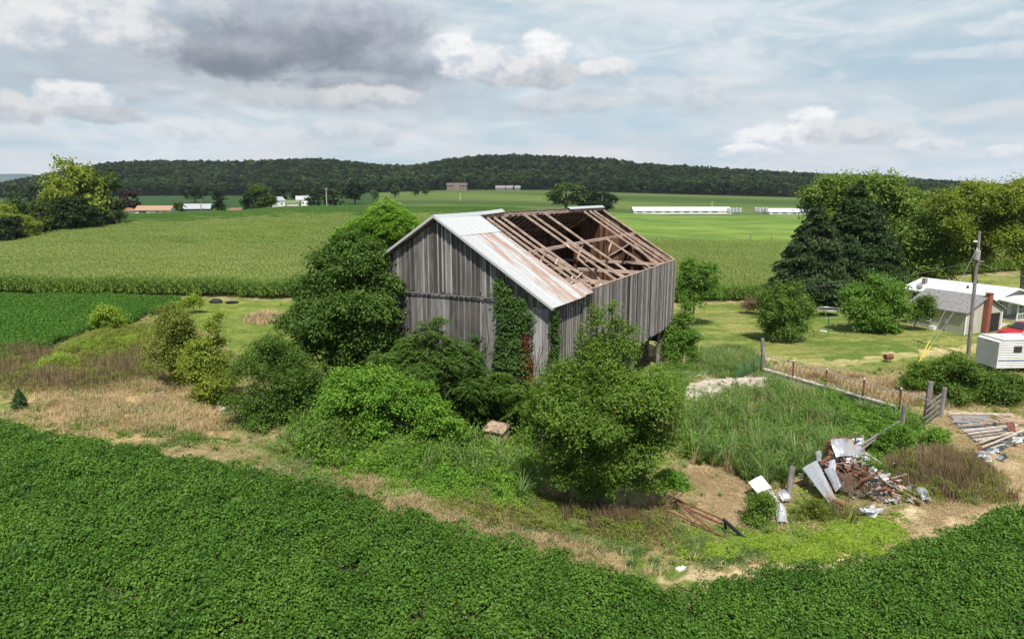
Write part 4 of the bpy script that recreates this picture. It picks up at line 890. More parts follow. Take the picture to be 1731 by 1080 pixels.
# ---------------------------------------------------------------- distant trees and the wooded ridge
def unit_crown(n, lf, mt, nm, shape=1., lo=12):
    Lb = []
    for _ in range(lo):
        d = rs.randn(3); d /= np.linalg.norm(d); r = rs.uniform(.25, .42)
        Lb.append((d[0]*.6, d[1]*.6, (d[2]*.55)*shape+.0, r, r, r*.9*shape))
    V = crown_leaves(Lb, n, lf, lf*.7, .09, 14, fill=.3, up=.6); return V, quads(len(V)//4)
def forest_proto(mt, nm):
    V, Q = unit_crown(520, .2, mt, nm, 1.0, 7); V = V.copy(); V[:, 2] += .95
    return npmesh(nm, V, Q, mt, dolink=False)
def build_forest():
    pts = []
    Y = 945.
    while Y < 1420:
        xs = np.arange(-1.05*Y, 1.05*Y, 9.5)+rs.uniform(-3, 3); pts.append(np.stack([xs+rs.uniform(-3, 3, len(xs)), np.full(len(xs), Y)+rs.uniform(-4, 4, len(xs))], 1)); Y += 7.5 if Y < 1340 else 5
    p = np.concatenate(pts); k = (p[:, 1] > 950+22*np.sin(p[:, 0]*.012)+30*(vnoise(p[:, 0], p[:, 1]*0, .006, 3)-.5)) ; p = p[k]
    px = 865.5+F*p[:, 0]/(p[:, 1]*.983)
    k = ~((px > 730) & (px < 960) & (p[:, 1] < 985)); p = p[k]
    z = hgt(p[:, 0], p[:, 1])
    scatter('forest', np.stack([p[:, 0], p[:, 1], z], 1), [forest_proto(L['forest'], 'forest_tree') for _ in range(6)]+[forest_proto(L['forest3'], 'pale_forest_tree')], 4.8, 11.5, 'dark wooded ridge along the horizon', tilt=.1, seed=20)
build_forest()
PROT = {}
def far_tree(label, px, basepy, Y, wpx, hpx, kind='mid', group=None, trunkf=.12, name='tree'):
    mt = {'mid': L['forest2'], 'dark': L['forest'], 'light': L['yell'], 'maple': L['maple'], 'green': L['mid']}[kind]
    x = (px-865.5)*Y*.985/F; z = hz(x, Y); b = Vector((x, Y, z))
    root = empty(name, b, random.uniform(0, 6.28), label, 'tree', group)
    H = P3(px, basepy-hpx, Y).z-z; R = wpx/2*Y/F
    big = wpx > 40
    key = (kind, big, random.randint(0, 1))
    if key not in PROT:
        V, Q = unit_crown(9000 if big else 1500, .085 if big else .17, mt, 'crown', 1., 16); o = npmesh('crown', V, Q, mt, dolink=False)
        PROT[key] = o.data
    o = bpy.data.objects.new('crown', PROT[key]); o.location = (0, 0, H*.5); o.scale = (R*1.12, R*1.12, H*.55); o.rotation_euler = (0, 0, random.uniform(0, 6)); link(o, root)
    mb = MB(); mb.tube([(0, 0, -.5), (0, 0, H*.4), (0, 0, H*.7)], [R*.09, R*.06, R*.02], 6)
    for a in (0, 2, 4): mb.tube([(0, 0, H*.3), (math.cos(a)*R*.5, math.sin(a)*R*.5, H*.6)], [R*.04, R*.015], 4)
    mb.build('trunk', M['bark'], root)
    return root
# the clump at the left: individual trees (label, px, base py, Y, width px, height px, kind)
for a in (('tallest bright tree of the clump at the upper left', 132, 372, 205, 76, 102, 'light'), ('olive tree at the right end of the upper left clump', 176, 370, 212, 48, 84, 'mid'),
          ('round dark tree low in front of the tallest left tree', 128, 372, 196, 58, 44, 'dark'), ('yellow green tree left of the tallest left tree', 88, 378, 200, 44, 60, 'light'),
          ('round green tree near the left edge above the bushes', 30, 385, 190, 40, 52, 'mid'), ('yellowish low tree at the left edge of the picture', 4, 392, 186, 40, 52, 'light'),
          ('dark round shrub tree at the left end of the corn crest', 10, 400, 172, 46, 36, 'dark'), ('small yellowish tree on the corn crest at the left', 36, 394, 178, 36, 34, 'light'),
          ('middle green tree between the two low dark left trees', 62, 384, 194, 44, 50, 'mid'), ('low dark tree behind the left clump', 95, 375, 210, 40, 40, 'dark'), ('low tree at the foot of the olive tree', 185, 368, 208, 36, 34, 'dark')):
    far_tree(*a[:4], a[4]*1.3, a[5]*1.02, a[6])
far_tree('purple leaved maple left of the orange roofed house', 216, 362, 300, 34, 42, 'maple')
for i, a in enumerate((('small green tree right of the orange roofed house', 301, 362, 306, 20, 22, 'dark'), ('green tree between the grey roofed house and the brick shed', 372, 360, 330, 26, 24, 'dark'),
          ('green shrub tree beside the grey roofed house', 350, 360, 334, 16, 16, 'dark'),
          ('large olive round tree behind the brick shed', 443, 358, 330, 48, 50, 'mid'), ('dark tree left of the large olive tree', 421, 358, 318, 32, 34, 'dark'),
          ('dark tree left of the pale farm pole', 530, 352, 420, 28, 28, 'dark'), ('dark tree right of the pale farm pole', 565, 352, 430, 40, 32, 'dark'), ('dark tree left of the barn ridge on the hill foot', 600, 350, 520, 40, 44, 'dark'),
          ('pale slender tree at the left end of the hill field', 632, 345, 560, 16, 26, 'green'), ('tall olive tree at the left end of the hill field', 667, 332, 620, 18, 22, 'mid'),
          ('round shrub on the left brow of the hill field', 702, 330, 640, 14, 10, 'dark'), ('second shrub on the left brow of the hill field', 720, 330, 640, 14, 16, 'dark'),
          ('large grey green tree behind the barn ridge', 957, 353, 430, 62, 46, 'mid'), ('dark tree right of the large grey green tree', 1018, 362, 420, 54, 46, 'dark'), ('dark tree between the two behind the barn ridge', 990, 356, 440, 34, 34, 'dark'))):
    far_tree(*a)
ORD = ('first', 'second', 'third', 'fourth', 'fifth', 'sixth', 'seventh', 'eighth', 'ninth')
for i, px in enumerate((-30, 30, 62, 330, 372, 480, 505, 548, 590)):
    far_tree(ORD[i]+' dark tree from the left in the row along the far field edge', px, 345, 610+random.uniform(-20, 20), 34, 30+random.uniform(-4, 6), 'dark', group='dark trees along the far field edge')
for i, px in enumerate((1478, 1520, 1555, 1600, 1640, 1700)):
    far_tree(ORD[i]+' dark valley tree from the left behind the right farm trees', px, 352, 560+random.uniform(-20, 20), 36, 28+random.uniform(-4, 6), 'dark', group='dark valley trees behind the right farm')
HAZE = .00005
# ---------------------------------------------------------------- the old barn (local x along the long wall, y along the gable)
SL = 4.48/7.0
def zroof(y): return RZ-(7.0-y)*SL if y < 7.0 else RZ-(y-7.0)*SL
def build_barn():
    B = empty('old_barn', (BN.x, BN.y, 0), BA, 'weathered grey board barn with half of its metal roof torn off', 'barn')
    def boards(axis, a0, a1, pl_, th, bot, top, wd=.26, dep=.012, batten=0., out=-1, jit=.02, bw=.055, bmi=1):
        mb = MB(); a = a0
        while a < a1-.02:
            w = min(wd*random.uniform(.8, 1.2), a1-a); b = a+w-.010; o = random.uniform(-dep, dep)
            zb = bot(a+w/2)+random.uniform(-jit, jit); tl, tr = top(a), top(b); mb.k = 0
            p0, p1 = pl_+o, pl_+o+th*(-out)
            lo, hi = min(p0, p1), max(p0, p1)
            if axis == 'y': mb.hexa([(lo, a, zb), (hi, a, zb), (hi, b, zb), (lo, b, zb), (lo, a, tl), (hi, a, tl), (hi, b, tr), (lo, b, tr)])
            else: mb.hexa([(a, lo, zb), (b, lo, zb), (b, hi, zb), (a, hi, zb), (a, lo, tl), (b, lo, tr), (b, hi, tr), (a, hi, tl)])
            if batten and random.random() < .93:
                mb.k = bmi; c0, c1 = b-bw/2, b+bw/2+.01; q = pl_+out*batten*random.uniform(.8, 1.2); lo, hi = min(q, pl_+out*.013), max(q, pl_+out*.013); zt = top(b)-.02; z_ = zb+random.uniform(0, .3)*(random.random() < .3)
                if c1 < a1:
                    if axis == 'y': mb.box(lo, hi, c0, c1, z_, min(zt, top(c0), top(c1)))
                    else: mb.box(c0, c1, lo, hi, z_, min(zt, top(c0), top(c1)))
            a += w
        return mb
    top = lambda y: zroof(y)-.13
    seam = 9.30
    boards('y', 2.98, W_, -.085, .03, lambda a: seam-.05, top, .30, .014, .042, bw=.075).build('gable_wall', [M['barn_gable'], M['batten']], B)
    boards('y', 0.02, 1.34, -.02, .03, lambda a: .4, lambda y: 8.86, .33, .012, .018, bw=.05).build('gable_wall', [M['pale_board'], M['batten']], B)
    boards('y', 0.02, 1.34, -.03, .03, lambda a: 8.80, top, .33, .012, .018, bw=.05).build('gable_wall', [M['barn_gable'], M['batten']], B)
    boards('y', 1.36, 2.96, -.02, .03, lambda a: .4, top, .34, .012, .022, bw=.06).build('gable_wall', [M['barn_gable'], M['batten']], B)
    boards('y', 2.98, W_, -.01, .03, lambda a: .6, lambda y: min(seam-.07, top(y)), .33, .014, .026, bw=.06).build('gable_wall', [M['barn_gable'], M['batten']], B)
    mb = MB(); mb.box(-.17, -.11, 2.9, W_, seam-.13, seam-.075); mb.build('drip_board', M['greywood'], B)
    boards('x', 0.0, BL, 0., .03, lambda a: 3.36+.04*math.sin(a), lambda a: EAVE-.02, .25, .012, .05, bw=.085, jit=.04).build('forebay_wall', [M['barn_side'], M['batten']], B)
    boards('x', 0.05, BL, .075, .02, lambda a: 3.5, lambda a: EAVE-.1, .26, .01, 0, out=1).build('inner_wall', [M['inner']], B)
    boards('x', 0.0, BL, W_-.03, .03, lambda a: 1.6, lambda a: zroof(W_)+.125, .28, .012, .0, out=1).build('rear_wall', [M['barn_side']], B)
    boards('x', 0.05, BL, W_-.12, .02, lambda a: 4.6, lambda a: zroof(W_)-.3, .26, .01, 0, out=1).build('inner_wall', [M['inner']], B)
    boards('y', 0.02, W_, BL-.03, .03, lambda a: 1.5, lambda y: zroof(y)+(.09 if y > 6.8 else -.1), .30, .012, 0., out=1).build('gable_wall', [M['barn_gable']], B)
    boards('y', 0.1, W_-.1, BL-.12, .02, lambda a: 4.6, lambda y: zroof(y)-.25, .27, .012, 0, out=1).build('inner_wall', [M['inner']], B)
    mb = MB(); mb.box(-.14, .10, -.14, -.055, 3.3, EAVE-.1); mb.build('corner_board', M['barn_gable'], B)
    mb = MB(); mb.box(.2, BL-.1, .1, W_-.2, 4.4, 4.6); mb.build('threshing_floor', M['inner'], B)
    mb = MB(); 
    for x in np.arange(.4, BL, .7): mb.box(x, x+.12, -.0+.04, 2.6, 3.62, 3.85)
    mb.box(.1, BL, .05, .2, 3.40, 3.6); mb.build('forebay_joist', M['inner'], B)
    mb = MB(); mb.box(.2, 8.9, 2.1, 2.5, -.5, 3.6); mb.box(10.2, 16.8, 2.1, 2.5, -.5, 3.6); mb.box(18.2, 23.5, 2.1, 2.5, -.5, 3.6); mb.box(24.9, BL-.1, 2.1, 2.5, -.5, 3.6)
    mb.box(.05, .45, 2.5, W_-.2, -.4, 3.2); mb.box(BL-.5, BL-.06, 2.5, W_-.2, -.5, 3.5); mb.build('foundation_wall', M['stone'], B)
    for x in (9.3, 17., 24.8, 27.4):
        mb = MB(); mb.box(x, x+.24, .35, .6, -.5, 3.4); mb.build('forebay_post', M['greywood'], B)
    for k, z in enumerate((.6, 1.1, 1.6, 2.1)):
        mb = MB(); mb.box(24.9, 27.5, .30, .345, z, z+.14); mb.build('rail', M['greywood'], B)
    # roof: x range, y range -> sheets laid on the slope
    def sheets(name, x0, x1, ya, yb, mt, off=.10, wd=.62, ragged=0., rib=.03):
        mb = MB(); x = x0; z = lambda y, o: zroof(y)+o
        while x < x1-.05:
            w = min(wd, x1-x); r = random.uniform(0, ragged); o = off+random.uniform(0, .012)
            y0, y1 = (ya+r, yb) if ya < yb else (ya, yb)
            a, b = x, x+w-.004
            mb.hexa([(a, y0, z(y0, o)), (b, y0, z(y0, o)), (b, y1, z(y1, o)), (a, y1, z(y1, o)), (a, y0, z(y0, o+.012)), (b, y0, z(y0, o+.012)), (b, y1, z(y1, o+.012)), (a, y1, z(y1, o+.012))])
            for c in ((a+.02),) + tuple(a+w*k for k in (.36, .68)):
                hh = .028 if c == a+.02 else .010
                mb.hexa([(c-.018, y0, z(y0, o+.013)), (c+.018, y0, z(y0, o+.013)), (c+.018, y1, z(y1, o+.013)), (c-.018, y1, z(y1, o+.013)),
                         (c-.006, y0, z(y0, o+.013+hh)), (c+.006, y0, z(y0, o+.013+hh)), (c+.006, y1, z(y1, o+.013+hh)), (c-.006, y1, z(y1, o+.013+hh))])
            x += w
        return mb.build(name, mt, B)
    OV = -.50
    sheets('roof_sheet', OV, 4.45, 5.25, 6.97, M['roof_hi'], .135)
    sheets('roof_sheet', OV, 4.5, -.42, 5.40, M['roof_lo'], .10)
    sheets('roof_sheet', 4.52, 5.95, -.34, .55, M['roof_lo'], .09, ragged=.0)
    sheets('roof_sheet', OV, 28.25, 7.03, W_+.42, M['roof_hi'], .13)
    # rakes
    mb = MB()
    def rake(y0, y1, x, h0, h1, t=.03): mb.hexa([(x, y0, zroof(y0)+h0), (x+t, y0, zroof(y0)+h0), (x+t, y1, zroof(y1)+h0), (x, y1, zroof(y1)+h0), (x, y0, zroof(y0)+h1), (x+t, y0, zroof(y0)+h1), (x+t, y1, zroof(y1)+h1), (x, y1, zroof(y1)+h1)])
    rake(-.42, 6.99, OV-.03, -.0, .155); rake(7.01, W_+.42, OV-.03, -.0, .155); mb.build('rake_trim', M['roof_hi'], B)
    mb = MB()
    for y0, y1 in ((-.4, 1.6), (1.62, 3.9), (3.92, 6.9), (7.1, 9.2), (9.22, W_+.4)):
        mb.hexa([(OV+.02, y0, zroof(y0)+.0), (-.12, y0, zroof(y0)+.0), (-.12, y1, zroof(y1)+.0), (OV+.02, y1, zroof(y1)), (OV+.02, y0, zroof(y0)+.08), (-.12, y0, zroof(y0)+.08), (-.12, y1, zroof(y1)+.08), (OV+.02, y1, zroof(y1)+.08)])
    mb.build('lath', M['raw'], B)
    def cap(x0, x1, r0, r1):
        mb = MB()
        for s in (-1, 1):
            y = 7.0+s*.26; n = 8
            for k in range(n):
                a, b = x0+(x1-x0)*k/n, x0+(x1-x0)*(k+1)/n; ra, rb = r0+(r1-r0)*(k/n)**3, r0+(r1-r0)*((k+1)/n)**3
                yi = 7.0+s*.004
                q = [(a, y, zroof(y)+.17+ra), (b, y, zroof(y)+.17+rb), (b, yi, RZ+.19+rb), (a, yi, RZ+.19+ra)]
                mb.hexa(q+[(p[0], p[1], p[2]+.012) for p in q])
        mb.build('ridge_cap', M['roof_hi'], B)
    cap(OV, 7.8, -.02, .13); cap(19.3, 27.7, .05, .04)
    mb = MB(); mb.box(-.1, 28.1, 6.93, 7.02, RZ-.22, RZ+.02); mb.build('ridge_board', M['rawx'], B)
    for x in np.arange(5.0, 27, .9):
        if random.random() < .5:
            mb = MB(); mb.box(x, x+random.uniform(.1, .5), 6.8, 6.92, RZ-.05, RZ+.02); mb.build('lath', M['raw'], B)
    def raft(x0, x1, y0, y1, w=.10, h=.13, o=-.02, mt=M['raw']):
        mb = MB(); sag = random.uniform(.0, .05)
        ym = (y0+y1)/2
        p = [(x0, y0, zroof(y0)+o-h/2), ((x0+x1)/2+random.uniform(-.04, .04), ym, zroof(ym)+o-h/2-sag), (x1, y1, zroof(y1)+o-h/2)]
        mb.beam(p[0], p[1], w, h); mb.beam(p[1], p[2], w, h); return mb.build('rafter', mt, B)
    for xt, xb in ((5.45, 5.9), (6.38, 6.83), (7.46, 7.91), (11.02, 11.55), (12.29, 13.01), (14.6, 15.14), (22.59, 22.96), (23.98, 24.45), (25.07, 25.86), (27.55, 27.75)):
        raft(xt, xb, 6.92, .05)
    raft(19.4, 20.2, 3.7, .1); raft(11.9, 13.5, 4.0, .1); raft(6.6, 8.3, 3.9, .3, .09, .1); raft(4.75, 4.9, 6.9, .05); raft(25.9, 26.6, 3.6, .1, .08, .08)
    for x in (.1, 1.3, 2.5, 3.7): raft(x, x, 6.92, .05)
    for x in np.arange(.3, 28, 1.12): raft(x, x, 7.06, W_-.05, mt=M['inner'])
    for k, y in enumerate(np.arange(7.4, W_, .55)):                     # roof lath under the rear slope
        mb = MB(); mb.box(.0, 28., y, y+.09, zroof(y+.045)+.02, zroof(y+.045)+.05); mb.build('lath', M['inner'], B)
    for k, y in enumerate(np.arange(.15, 6.9, .44)):                     # broken lath ends beyond the remaining sheets
        if random.random() < .75:
            x1 = 4.5+random.choice((.15, .25, .4, .6, .9))+(.9 if y < 1 else 0); mb = MB(); t = random.uniform(-.12, .12)
            mb.beam((4.3, y, zroof(y)+.04), (x1, y+t, zroof(y+t)+.04+random.uniform(-.05, .04)), .08, .03); mb.build('lath', M['rawx' if k % 3 else 'greywood'], B)
    for x, y, dx, dy in ((5.9, 2.2, 1.1, .35), (6.6, 3.4, .7, -.5), (6.2, .9, 1.6, .25), (10.6, 3.2, .35, .5)):
        mb = MB(); mb.beam((x, y, zroof(y)+.07), (x+dx, y+dy, zroof(y+dy)+.09), .09, .03); mb.build('lath', M['palewood'], B)
    # loose tangle where the roof broke at the near end
    for _ in range(34):
        x = random.uniform(4.7, 8.6); y = random.uniform(.25, 1.5)*(1 if x < 6.5 else .6); z = zroof(y)-random.uniform(.05, .5)
        a = random.uniform(-.6, .6)+(math.pi/2 if random.random() < .3 else 0); l = random.uniform(.25, .8)
        mb = MB(); mb.beam((x, y, z), (x+math.cos(a)*l, y+math.sin(a)*l*.7, z+random.uniform(-.15, .2)), .09, .03); mb.build('broken_lath', M[random.choice(('rawx', 'rawx', 'rust', 'palewood'))], B)
    mb = MB(); mb.beam((-.02, .16, EAVE-.12), (13.9, .16, EAVE-.10), .17, .17); mb.beam((13.9, .16, EAVE-.10), (28.0, .16, EAVE-.12), .17, .17); mb.build('wall_plate', M['rawx'], B)
    for k in range(40):
        x = 6.2+k*.54; mb = MB()
        if random.random() < .6: mb.box(x, x+random.uniform(.15, .45), -.05, .06, EAVE-.03, EAVE+random.uniform(.01, .06)); mb.build('broken_lath', M['rawx'], B)
    yp = 3.86; zp = zroof(yp)-.27
    mb = MB(); mb.beam((5.6, yp-.02, zp-.02), (17, yp, zp+.03), .2, .2); mb.beam((17, yp, zp+.03), (28., yp, zp), .2, .2); mb.build('purlin', M['rawx'], B)
    mb = MB(); mb.beam((.2, 8.9, zroof(8.9)-.27), (27.6, 8.9, zroof(8.9)-.27), .2, .2); mb.build('purlin', M['inner'], B)
    for x in (.35, 6.6, 13.4, 20.3, 27.45):
        mt = M['rawx'] if x > 1 else M['inner']
        mb = MB(); mb.beam((x, .12, EAVE-.45), (x, W_-.15, EAVE-.45), .22, .24); mb.build('tie_beam', M['raw'], B)
        if x > 25 or x < 1: mb = MB(); mb.beam((x, .12, EAVE-2.6), (x, W_-.15, EAVE-2.6), .2, .2); mb.build('tie_beam', M['raw'], B)
        for y in (yp, 8.9):
            mb = MB(); mb.box(x-.1, x+.1, y-.1, y+.1, 4.6, zroof(y)-.36); mb.build('post', M['inner'], B)
            if x < 27 and y < 5:
                mb = MB(); mb.beam((x+.05, y, zroof(y)-1.7), (x+1.35, y, zroof(y)-.38), .12, .12, (0, 1, 0)); mb.build('brace', M['rawx'], B)
            if x > 25 and y < 5:
                mb = MB(); mb.beam((x-.05, y, zroof(y)-1.7), (x-1.35, y, zroof(y)-.38), .12, .12, (0, 1, 0)); mb.build('brace', M['rawx'], B)
        for y in (.3, W_-.35):
            mb = MB(); mb.box(x-.1, x+.1, y-.1, y+.1, 4.6, zroof(y)-.5); mb.build('post', M['inner'], B)
        if x > 25 or 12 < x < 15: mb = MB(); mb.beam((x, 1.9, EAVE-.35), (x, yp-.1, zroof(yp)-1.2), .12, .12, (1, 0, 0)); mb.build('brace', M['raw'], B)
    mb = MB(); mb.beam((27.5, 1.0, 7.), (27.5, 3.6, 9.), .14, .12, (1, 0, 0)); mb.beam((27.5, 6.5, 9.), (27.5, 4.2, 10.4), .14, .12, (1, 0, 0)); mb.build('brace', M['raw'], B)
    # fallen rafters and hay on the floor
    for _ in range(26):
        x, y = random.uniform(4, 26), random.uniform(.8, 10); a = random.uniform(0, 3.1); l = random.uniform(1.5, 4)
        mb = MB(); mb.beam((x, y, 4.66+random.uniform(0, .1)), (min(27, x+math.cos(a)*l), min(10.4, y+math.sin(a)*l*.5), 4.7+random.uniform(0, .9)), .11, .08); mb.build('fallen_rafter', M['rawx'], B)
    return B
build_barn()

# ---------------------------------------------------------------- houses and sheds
def gable_building(name, label, cat, loc, rz, Lx, Wy, h, rh, wall, roof, ov=.35, wins=(), doors=(), group=None, thick=.12, chim=None):
    """ridge along local x; base at z 0. wins: (side, a, z0, w, hgt)"""
    R = empty(name, loc, rz, label, cat, group); x, y = Lx/2, Wy/2
    mb = MB(); mb.add([(-x, -y, -.5), (x, -y, -.5), (x, y, -.5), (-x, y, -.5), (-x, -y, h), (x, -y, h), (x, y, h), (-x, y, h), (-x, 0, h+rh), (x, 0, h+rh)],
                      [(0, 1, 5, 4), (2, 3, 7, 6), (1, 2, 6, 9, 5), (3, 0, 4, 8, 7), (0, 3, 2, 1)]); mb.build('wall', wall, R)
    s = rh/y; mb = MB()
    for sg in (-1, 1):
        ye = sg*(y+ov); ze = h-ov*s+.03; yr = sg*.0; zr = h+rh+.03
        q = [(-x-ov, ye, ze), (x+ov, ye, ze), (x+ov, yr, zr), (-x-ov, yr, zr)]
        if sg > 0: q = q[::-1]
        mb.hexa(q+[(p[0], p[1], p[2]+thick) for p in q])
    rf = mb.build('roof', roof, R)
    if chim:
        mb = MB(); cx, cy, cw, cz0, cz1 = chim; mb.box(cx-cw/2, cx+cw/2, cy-cw/2, cy+cw/2, cz0, cz1); mb.box(cx-cw/2-.05, cx+cw/2+.05, cy-cw/2-.05, cy+cw/2+.05, cz1, cz1+.12); mb.build('chimney', M['brick'], R)
    def rect(side, a, z0, w, hh, d0, d1, mb):
        if side == 's': mb.box(a-w/2, a+w/2, -y-d1, -y-d0, z0, z0+hh)
        if side == 'n': mb.box(a-w/2, a+w/2, y+d0, y+d1, z0, z0+hh)
        if side == 'e': mb.box(x+d0, x+d1, a-w/2, a+w/2, z0, z0+hh)
        if side == 'w': mb.box(-x-d1, -x-d0, a-w/2, a+w/2, z0, z0+hh)
    for (sd_, a, z0, w, hh) in wins:
        mb = MB(); t = .07
        rect(sd_, a, z0-t, w+2*t, t, .0, .07, mb); rect(sd_, a, z0+hh, w+2*t, t, 0, .07, mb); rect(sd_, a-w/2-t/2, z0, t, hh, 0, .07, mb); rect(sd_, a+w/2+t/2, z0, t, hh, 0, .07, mb); rect(sd_, a, z0+hh/2-.02, w, .04, 0.032, .06, mb)
        f = mb.build('window', M['white'], R); mb = MB(); rect(sd_, a, z0, w, hh, .005, .03, mb); mb.build('pane', M['glass'], f)
    for (sd_, a, z0, w, hh, mt) in doors:
        mb = MB(); rect(sd_, a, z0, w, hh, .01, .06, mb); d = mb.build('door', mt, R)
        mb = MB(); rect(sd_, a+w*.35, z0+hh*.45, .08, .12, .07, .12, mb); mb.build('handle', M['rust'], d)
    return R
# garage: corner at the meeting of the long wall and the gable wall
ga, gb, gc = G(1629, 566), G(1564, 553), G(1675, 558)
def build_garage():
    a = Vector((ga.x, ga.y)); b = Vector((gb.x, gb.y)); c = Vector((gc.x, gc.y))
    dx = (a-b).normalized(); ang = math.atan2(dx.y, dx.x); Lx = max(6.5, (a-b).length*1.28); n = Vector((-dx.y, dx.x)); Wy = 6.4
    cen = a-dx*Lx/2+n*Wy/2
    y = Wy/2; x = Lx/2
    R = gable_building('garage', 'small cream garage with grey shingle roof beside the white house', 'garage', (cen.x, cen.y, hz(cen.x, cen.y)), ang, Lx, Wy, 2.5, 1.5, M['cream'], M['asph'],
        .3, [('s', -1.2, 1.0, 1.3, .8), ('e', -2.2, 1.0, .6, .8)], [('e', 1.6, .02, 2.3, 2.1, M['black'])])
    mb = MB(); mb.box(x+.07, x+.55, -.35, .25, -.1, 4.4); mb.box(x+.02, x+.60, -.4, .3, 4.4, 4.5); mb.build('chimney', M['brick'], R)
    mb = MB(); mb.box(x-2.2, x-1.8, -y-.16, -y, 1.0, 1.6); mb.tube([(x-2.0, -y-.07, -.1), (x-2., -y-.07, 1.0)], .05, 6); mb.box(x-2.5, x-2.25, -y-.13, -y, .9, 1.3); mb.build('meter_box', M['pipe'], R)
    mb = MB(); mb.box(x-3.6, x-3., -y-.5, -y-.05, 0, .5); tag_o = mb.build('air_unit', M['white'], R)
    mb = MB(); mb.box(x-.01, x+.06, -y-.03, -y+.12, 0, 2.5); mb.box(x-.01, x+.06, y-.12, y+.03, 0, 2.5); mb.build('corner_trim', M['white'], R)
    return ang, dx, n
gang, gdx, gn = build_garage()
def build_house():
    # low white roofed house behind the garage
    Y0 = 86.0
    cx = (1622-865.5)*Y0/F+2.0; zb = hz(cx, Y0)
    R = gable_building('white_roofed_house', 'low house with broad white metal roof behind the garage', 'house', (cx+.6, Y0+1.6, zb), gang+.02, 10.6, 8.0, 2.45, 1.0, M['cream'], M['white_roof'], .8,
        [('s', -4.2, 1.0, .9, 1.1), ('s', 2.2, 1.0, 1.1, 1.0), ('s', 4.2, 1.0, 1.1, 1.0), ('e', -2.4, .9, .9, 1.1), ('e', 2.2, .9, .9, 1.1)], [('e', -.2, .1, .95, 2.1, M['white'])], thick=.14)
    mb = MB(); mb.box(5.4, 8.2, -3.8, 3.2, -.2, .25); mb.build('porch_floor', M['concrete'], R)
    mb = MB(); q = [(5.4, -4.2, 2.55), (8.7, -4.2, 2.2), (8.7, 3.6, 2.2), (5.4, 3.6, 2.55)]; mb.hexa(q+[(p[0], p[1], p[2]+.14) for p in q]); mb.build('porch_roof', M['white'], R)
    for yy in (-3.7, -1.5, .9, 3.1):
        mb = MB(); mb.box(8.0, 8.12, yy, yy+.12, .25, 2.28); mb.build('porch_post', M['white'], R)
    mb = MB()
    for k in range(19): mb.box(8.04, 8.08, -3.6+k*.36, -3.56+k*.36, .3, 1.0)
    mb.box(8.02, 8.1, -3.7, 3.2, 1.0, 1.06); mb.build('railing', M['white'], R)
    mb = MB()
    for k in range(3): mb.box(8.22+.3*k, 8.52+.3*k, -1.3, .9, -.2, .18-.12*k)
    mb.build('step', M['concrete'], R)
    mb = MB(); mb.box(-4.6, -4.15, -2.4, -1.9, 2.6, 3.8); mb.build('chimney', M['greywood'], R)
    mb = MB(); mb.box(1.0, 1.2, -2.0, -1.8, 2.9, 3.45); mb.build('vent_pipe', M['black'], R)
    D = P3(1554, 484, 82.); r = empty('satellite_dish', D, 0, 'grey satellite dish at the left end of the white roof', 'dish')
    mb = MB(); n = 16
    vs = [(0, .12, 0)]+[(math.cos(2*math.pi*k/n)*rr, .12-.16*rr*rr*3, math.sin(2*math.pi*k/n)*rr) for rr in (.2, .42) for k in range(n)]
    mb.add([(p[0], -p[1], p[2]) for p in vs], [(0, 1+k, 1+(k+1) % n) for k in range(n)]+[(1+k, 1+n+k, 1+n+(k+1) % n, 1+(k+1) % n) for k in range(n)])
    mb.build('reflector', M['pipe'], r); mb = MB(); mb.tube([(0, 0, 0), (0, .3, -.1), (0, .3, -1.2)], .03, 6); mb.build('mast', M['pipe'], r)
build_house()
# far buildings
def at_px(px, Y): x = (px-865.5)*Y*.985/F; return (x, Y, hz(x, Y))
l = at_px(262, 300)
R = gable_building('ranch_house', 'white ranch house with orange tan roof on the far left', 'house', (l[0], l[1], l[2]+1.0), .12, 14, 8, 2.7, 1.7, M['white'], plain('tan_roof', (.33, .20, .125), .9), .5,
    [('s', 2, .9, 1.2, 1.1), ('s', 4.8, .9, 1.2, 1.1), ('s', -4, .9, 3.0, 1.3)])
mb = MB(); mb.box(-13, -7.05, -3.5, 3, -1, 2.2); mb.build('carport', M['white'], R)
mb = MB(); mb.add([(-13.4, -4, 2.2), (-6.8, -4, 2.2), (-6.8, 3.5, 2.2), (-13.4, 3.5, 2.2), (-10, -4, 3.7), (-10, 3.5, 3.7)], [(0, 1, 4), (2, 3, 5), (0, 4, 5, 3), (1, 2, 5, 4), (0, 3, 2, 1)]); mb.build('carport_roof', plain('orange_roof', (.34, .19, .11), .9), R)
l = at_px(334, 318)
gable_building('machine_shed', 'dark walled shed with pale grey metal roof far left', 'shed', (l[0], l[1], l[2]+1.2), .25, 11, 8, 2.8, 2.0, plain('dark_siding', (.09, .10, .12)), M['silo'], .4, [('s', -2, .8, 1.2, 1.4), ('s', 2, .8, 1.2, 1.4)])
l = at_px(399, 300)
gable_building('brick_shed', 'tiny reddish shed on the corn crest left of the olive tree', 'shed', (l[0], l[1], l[2]+1.3), 0, 5, 3.5, 1.4, 1.0, plain('tan_siding', (.33, .24, .17)), plain('red_roof', (.20, .10, .07)), .25)
for a in (('white farmhouse gable right of the large olive tree', 471, 420, 5, .9, 1.), ('small white house beside the green metal roof', 512, 430, 8, .3, .2)):
    l = at_px(a[1], a[2]); gable_building('farmhouse', a[0], 'house', (l[0], l[1], l[2]+1.5), a[4], a[3], 6, 4, 2.2, M['white'], M['silo'], .3, [('s', 0, 1.5, 1, 1.2)])
l = at_px(492, 425)
gable_building('farm_shed', 'long green roofed farm shed between two white houses', 'shed', (l[0], l[1], l[2]+1.5), 0, 11, 6, 2.2, 1.6, M['cream'], plain('green_roof', (.12, .17, .08)), .3)
l = at_px(773, 905)
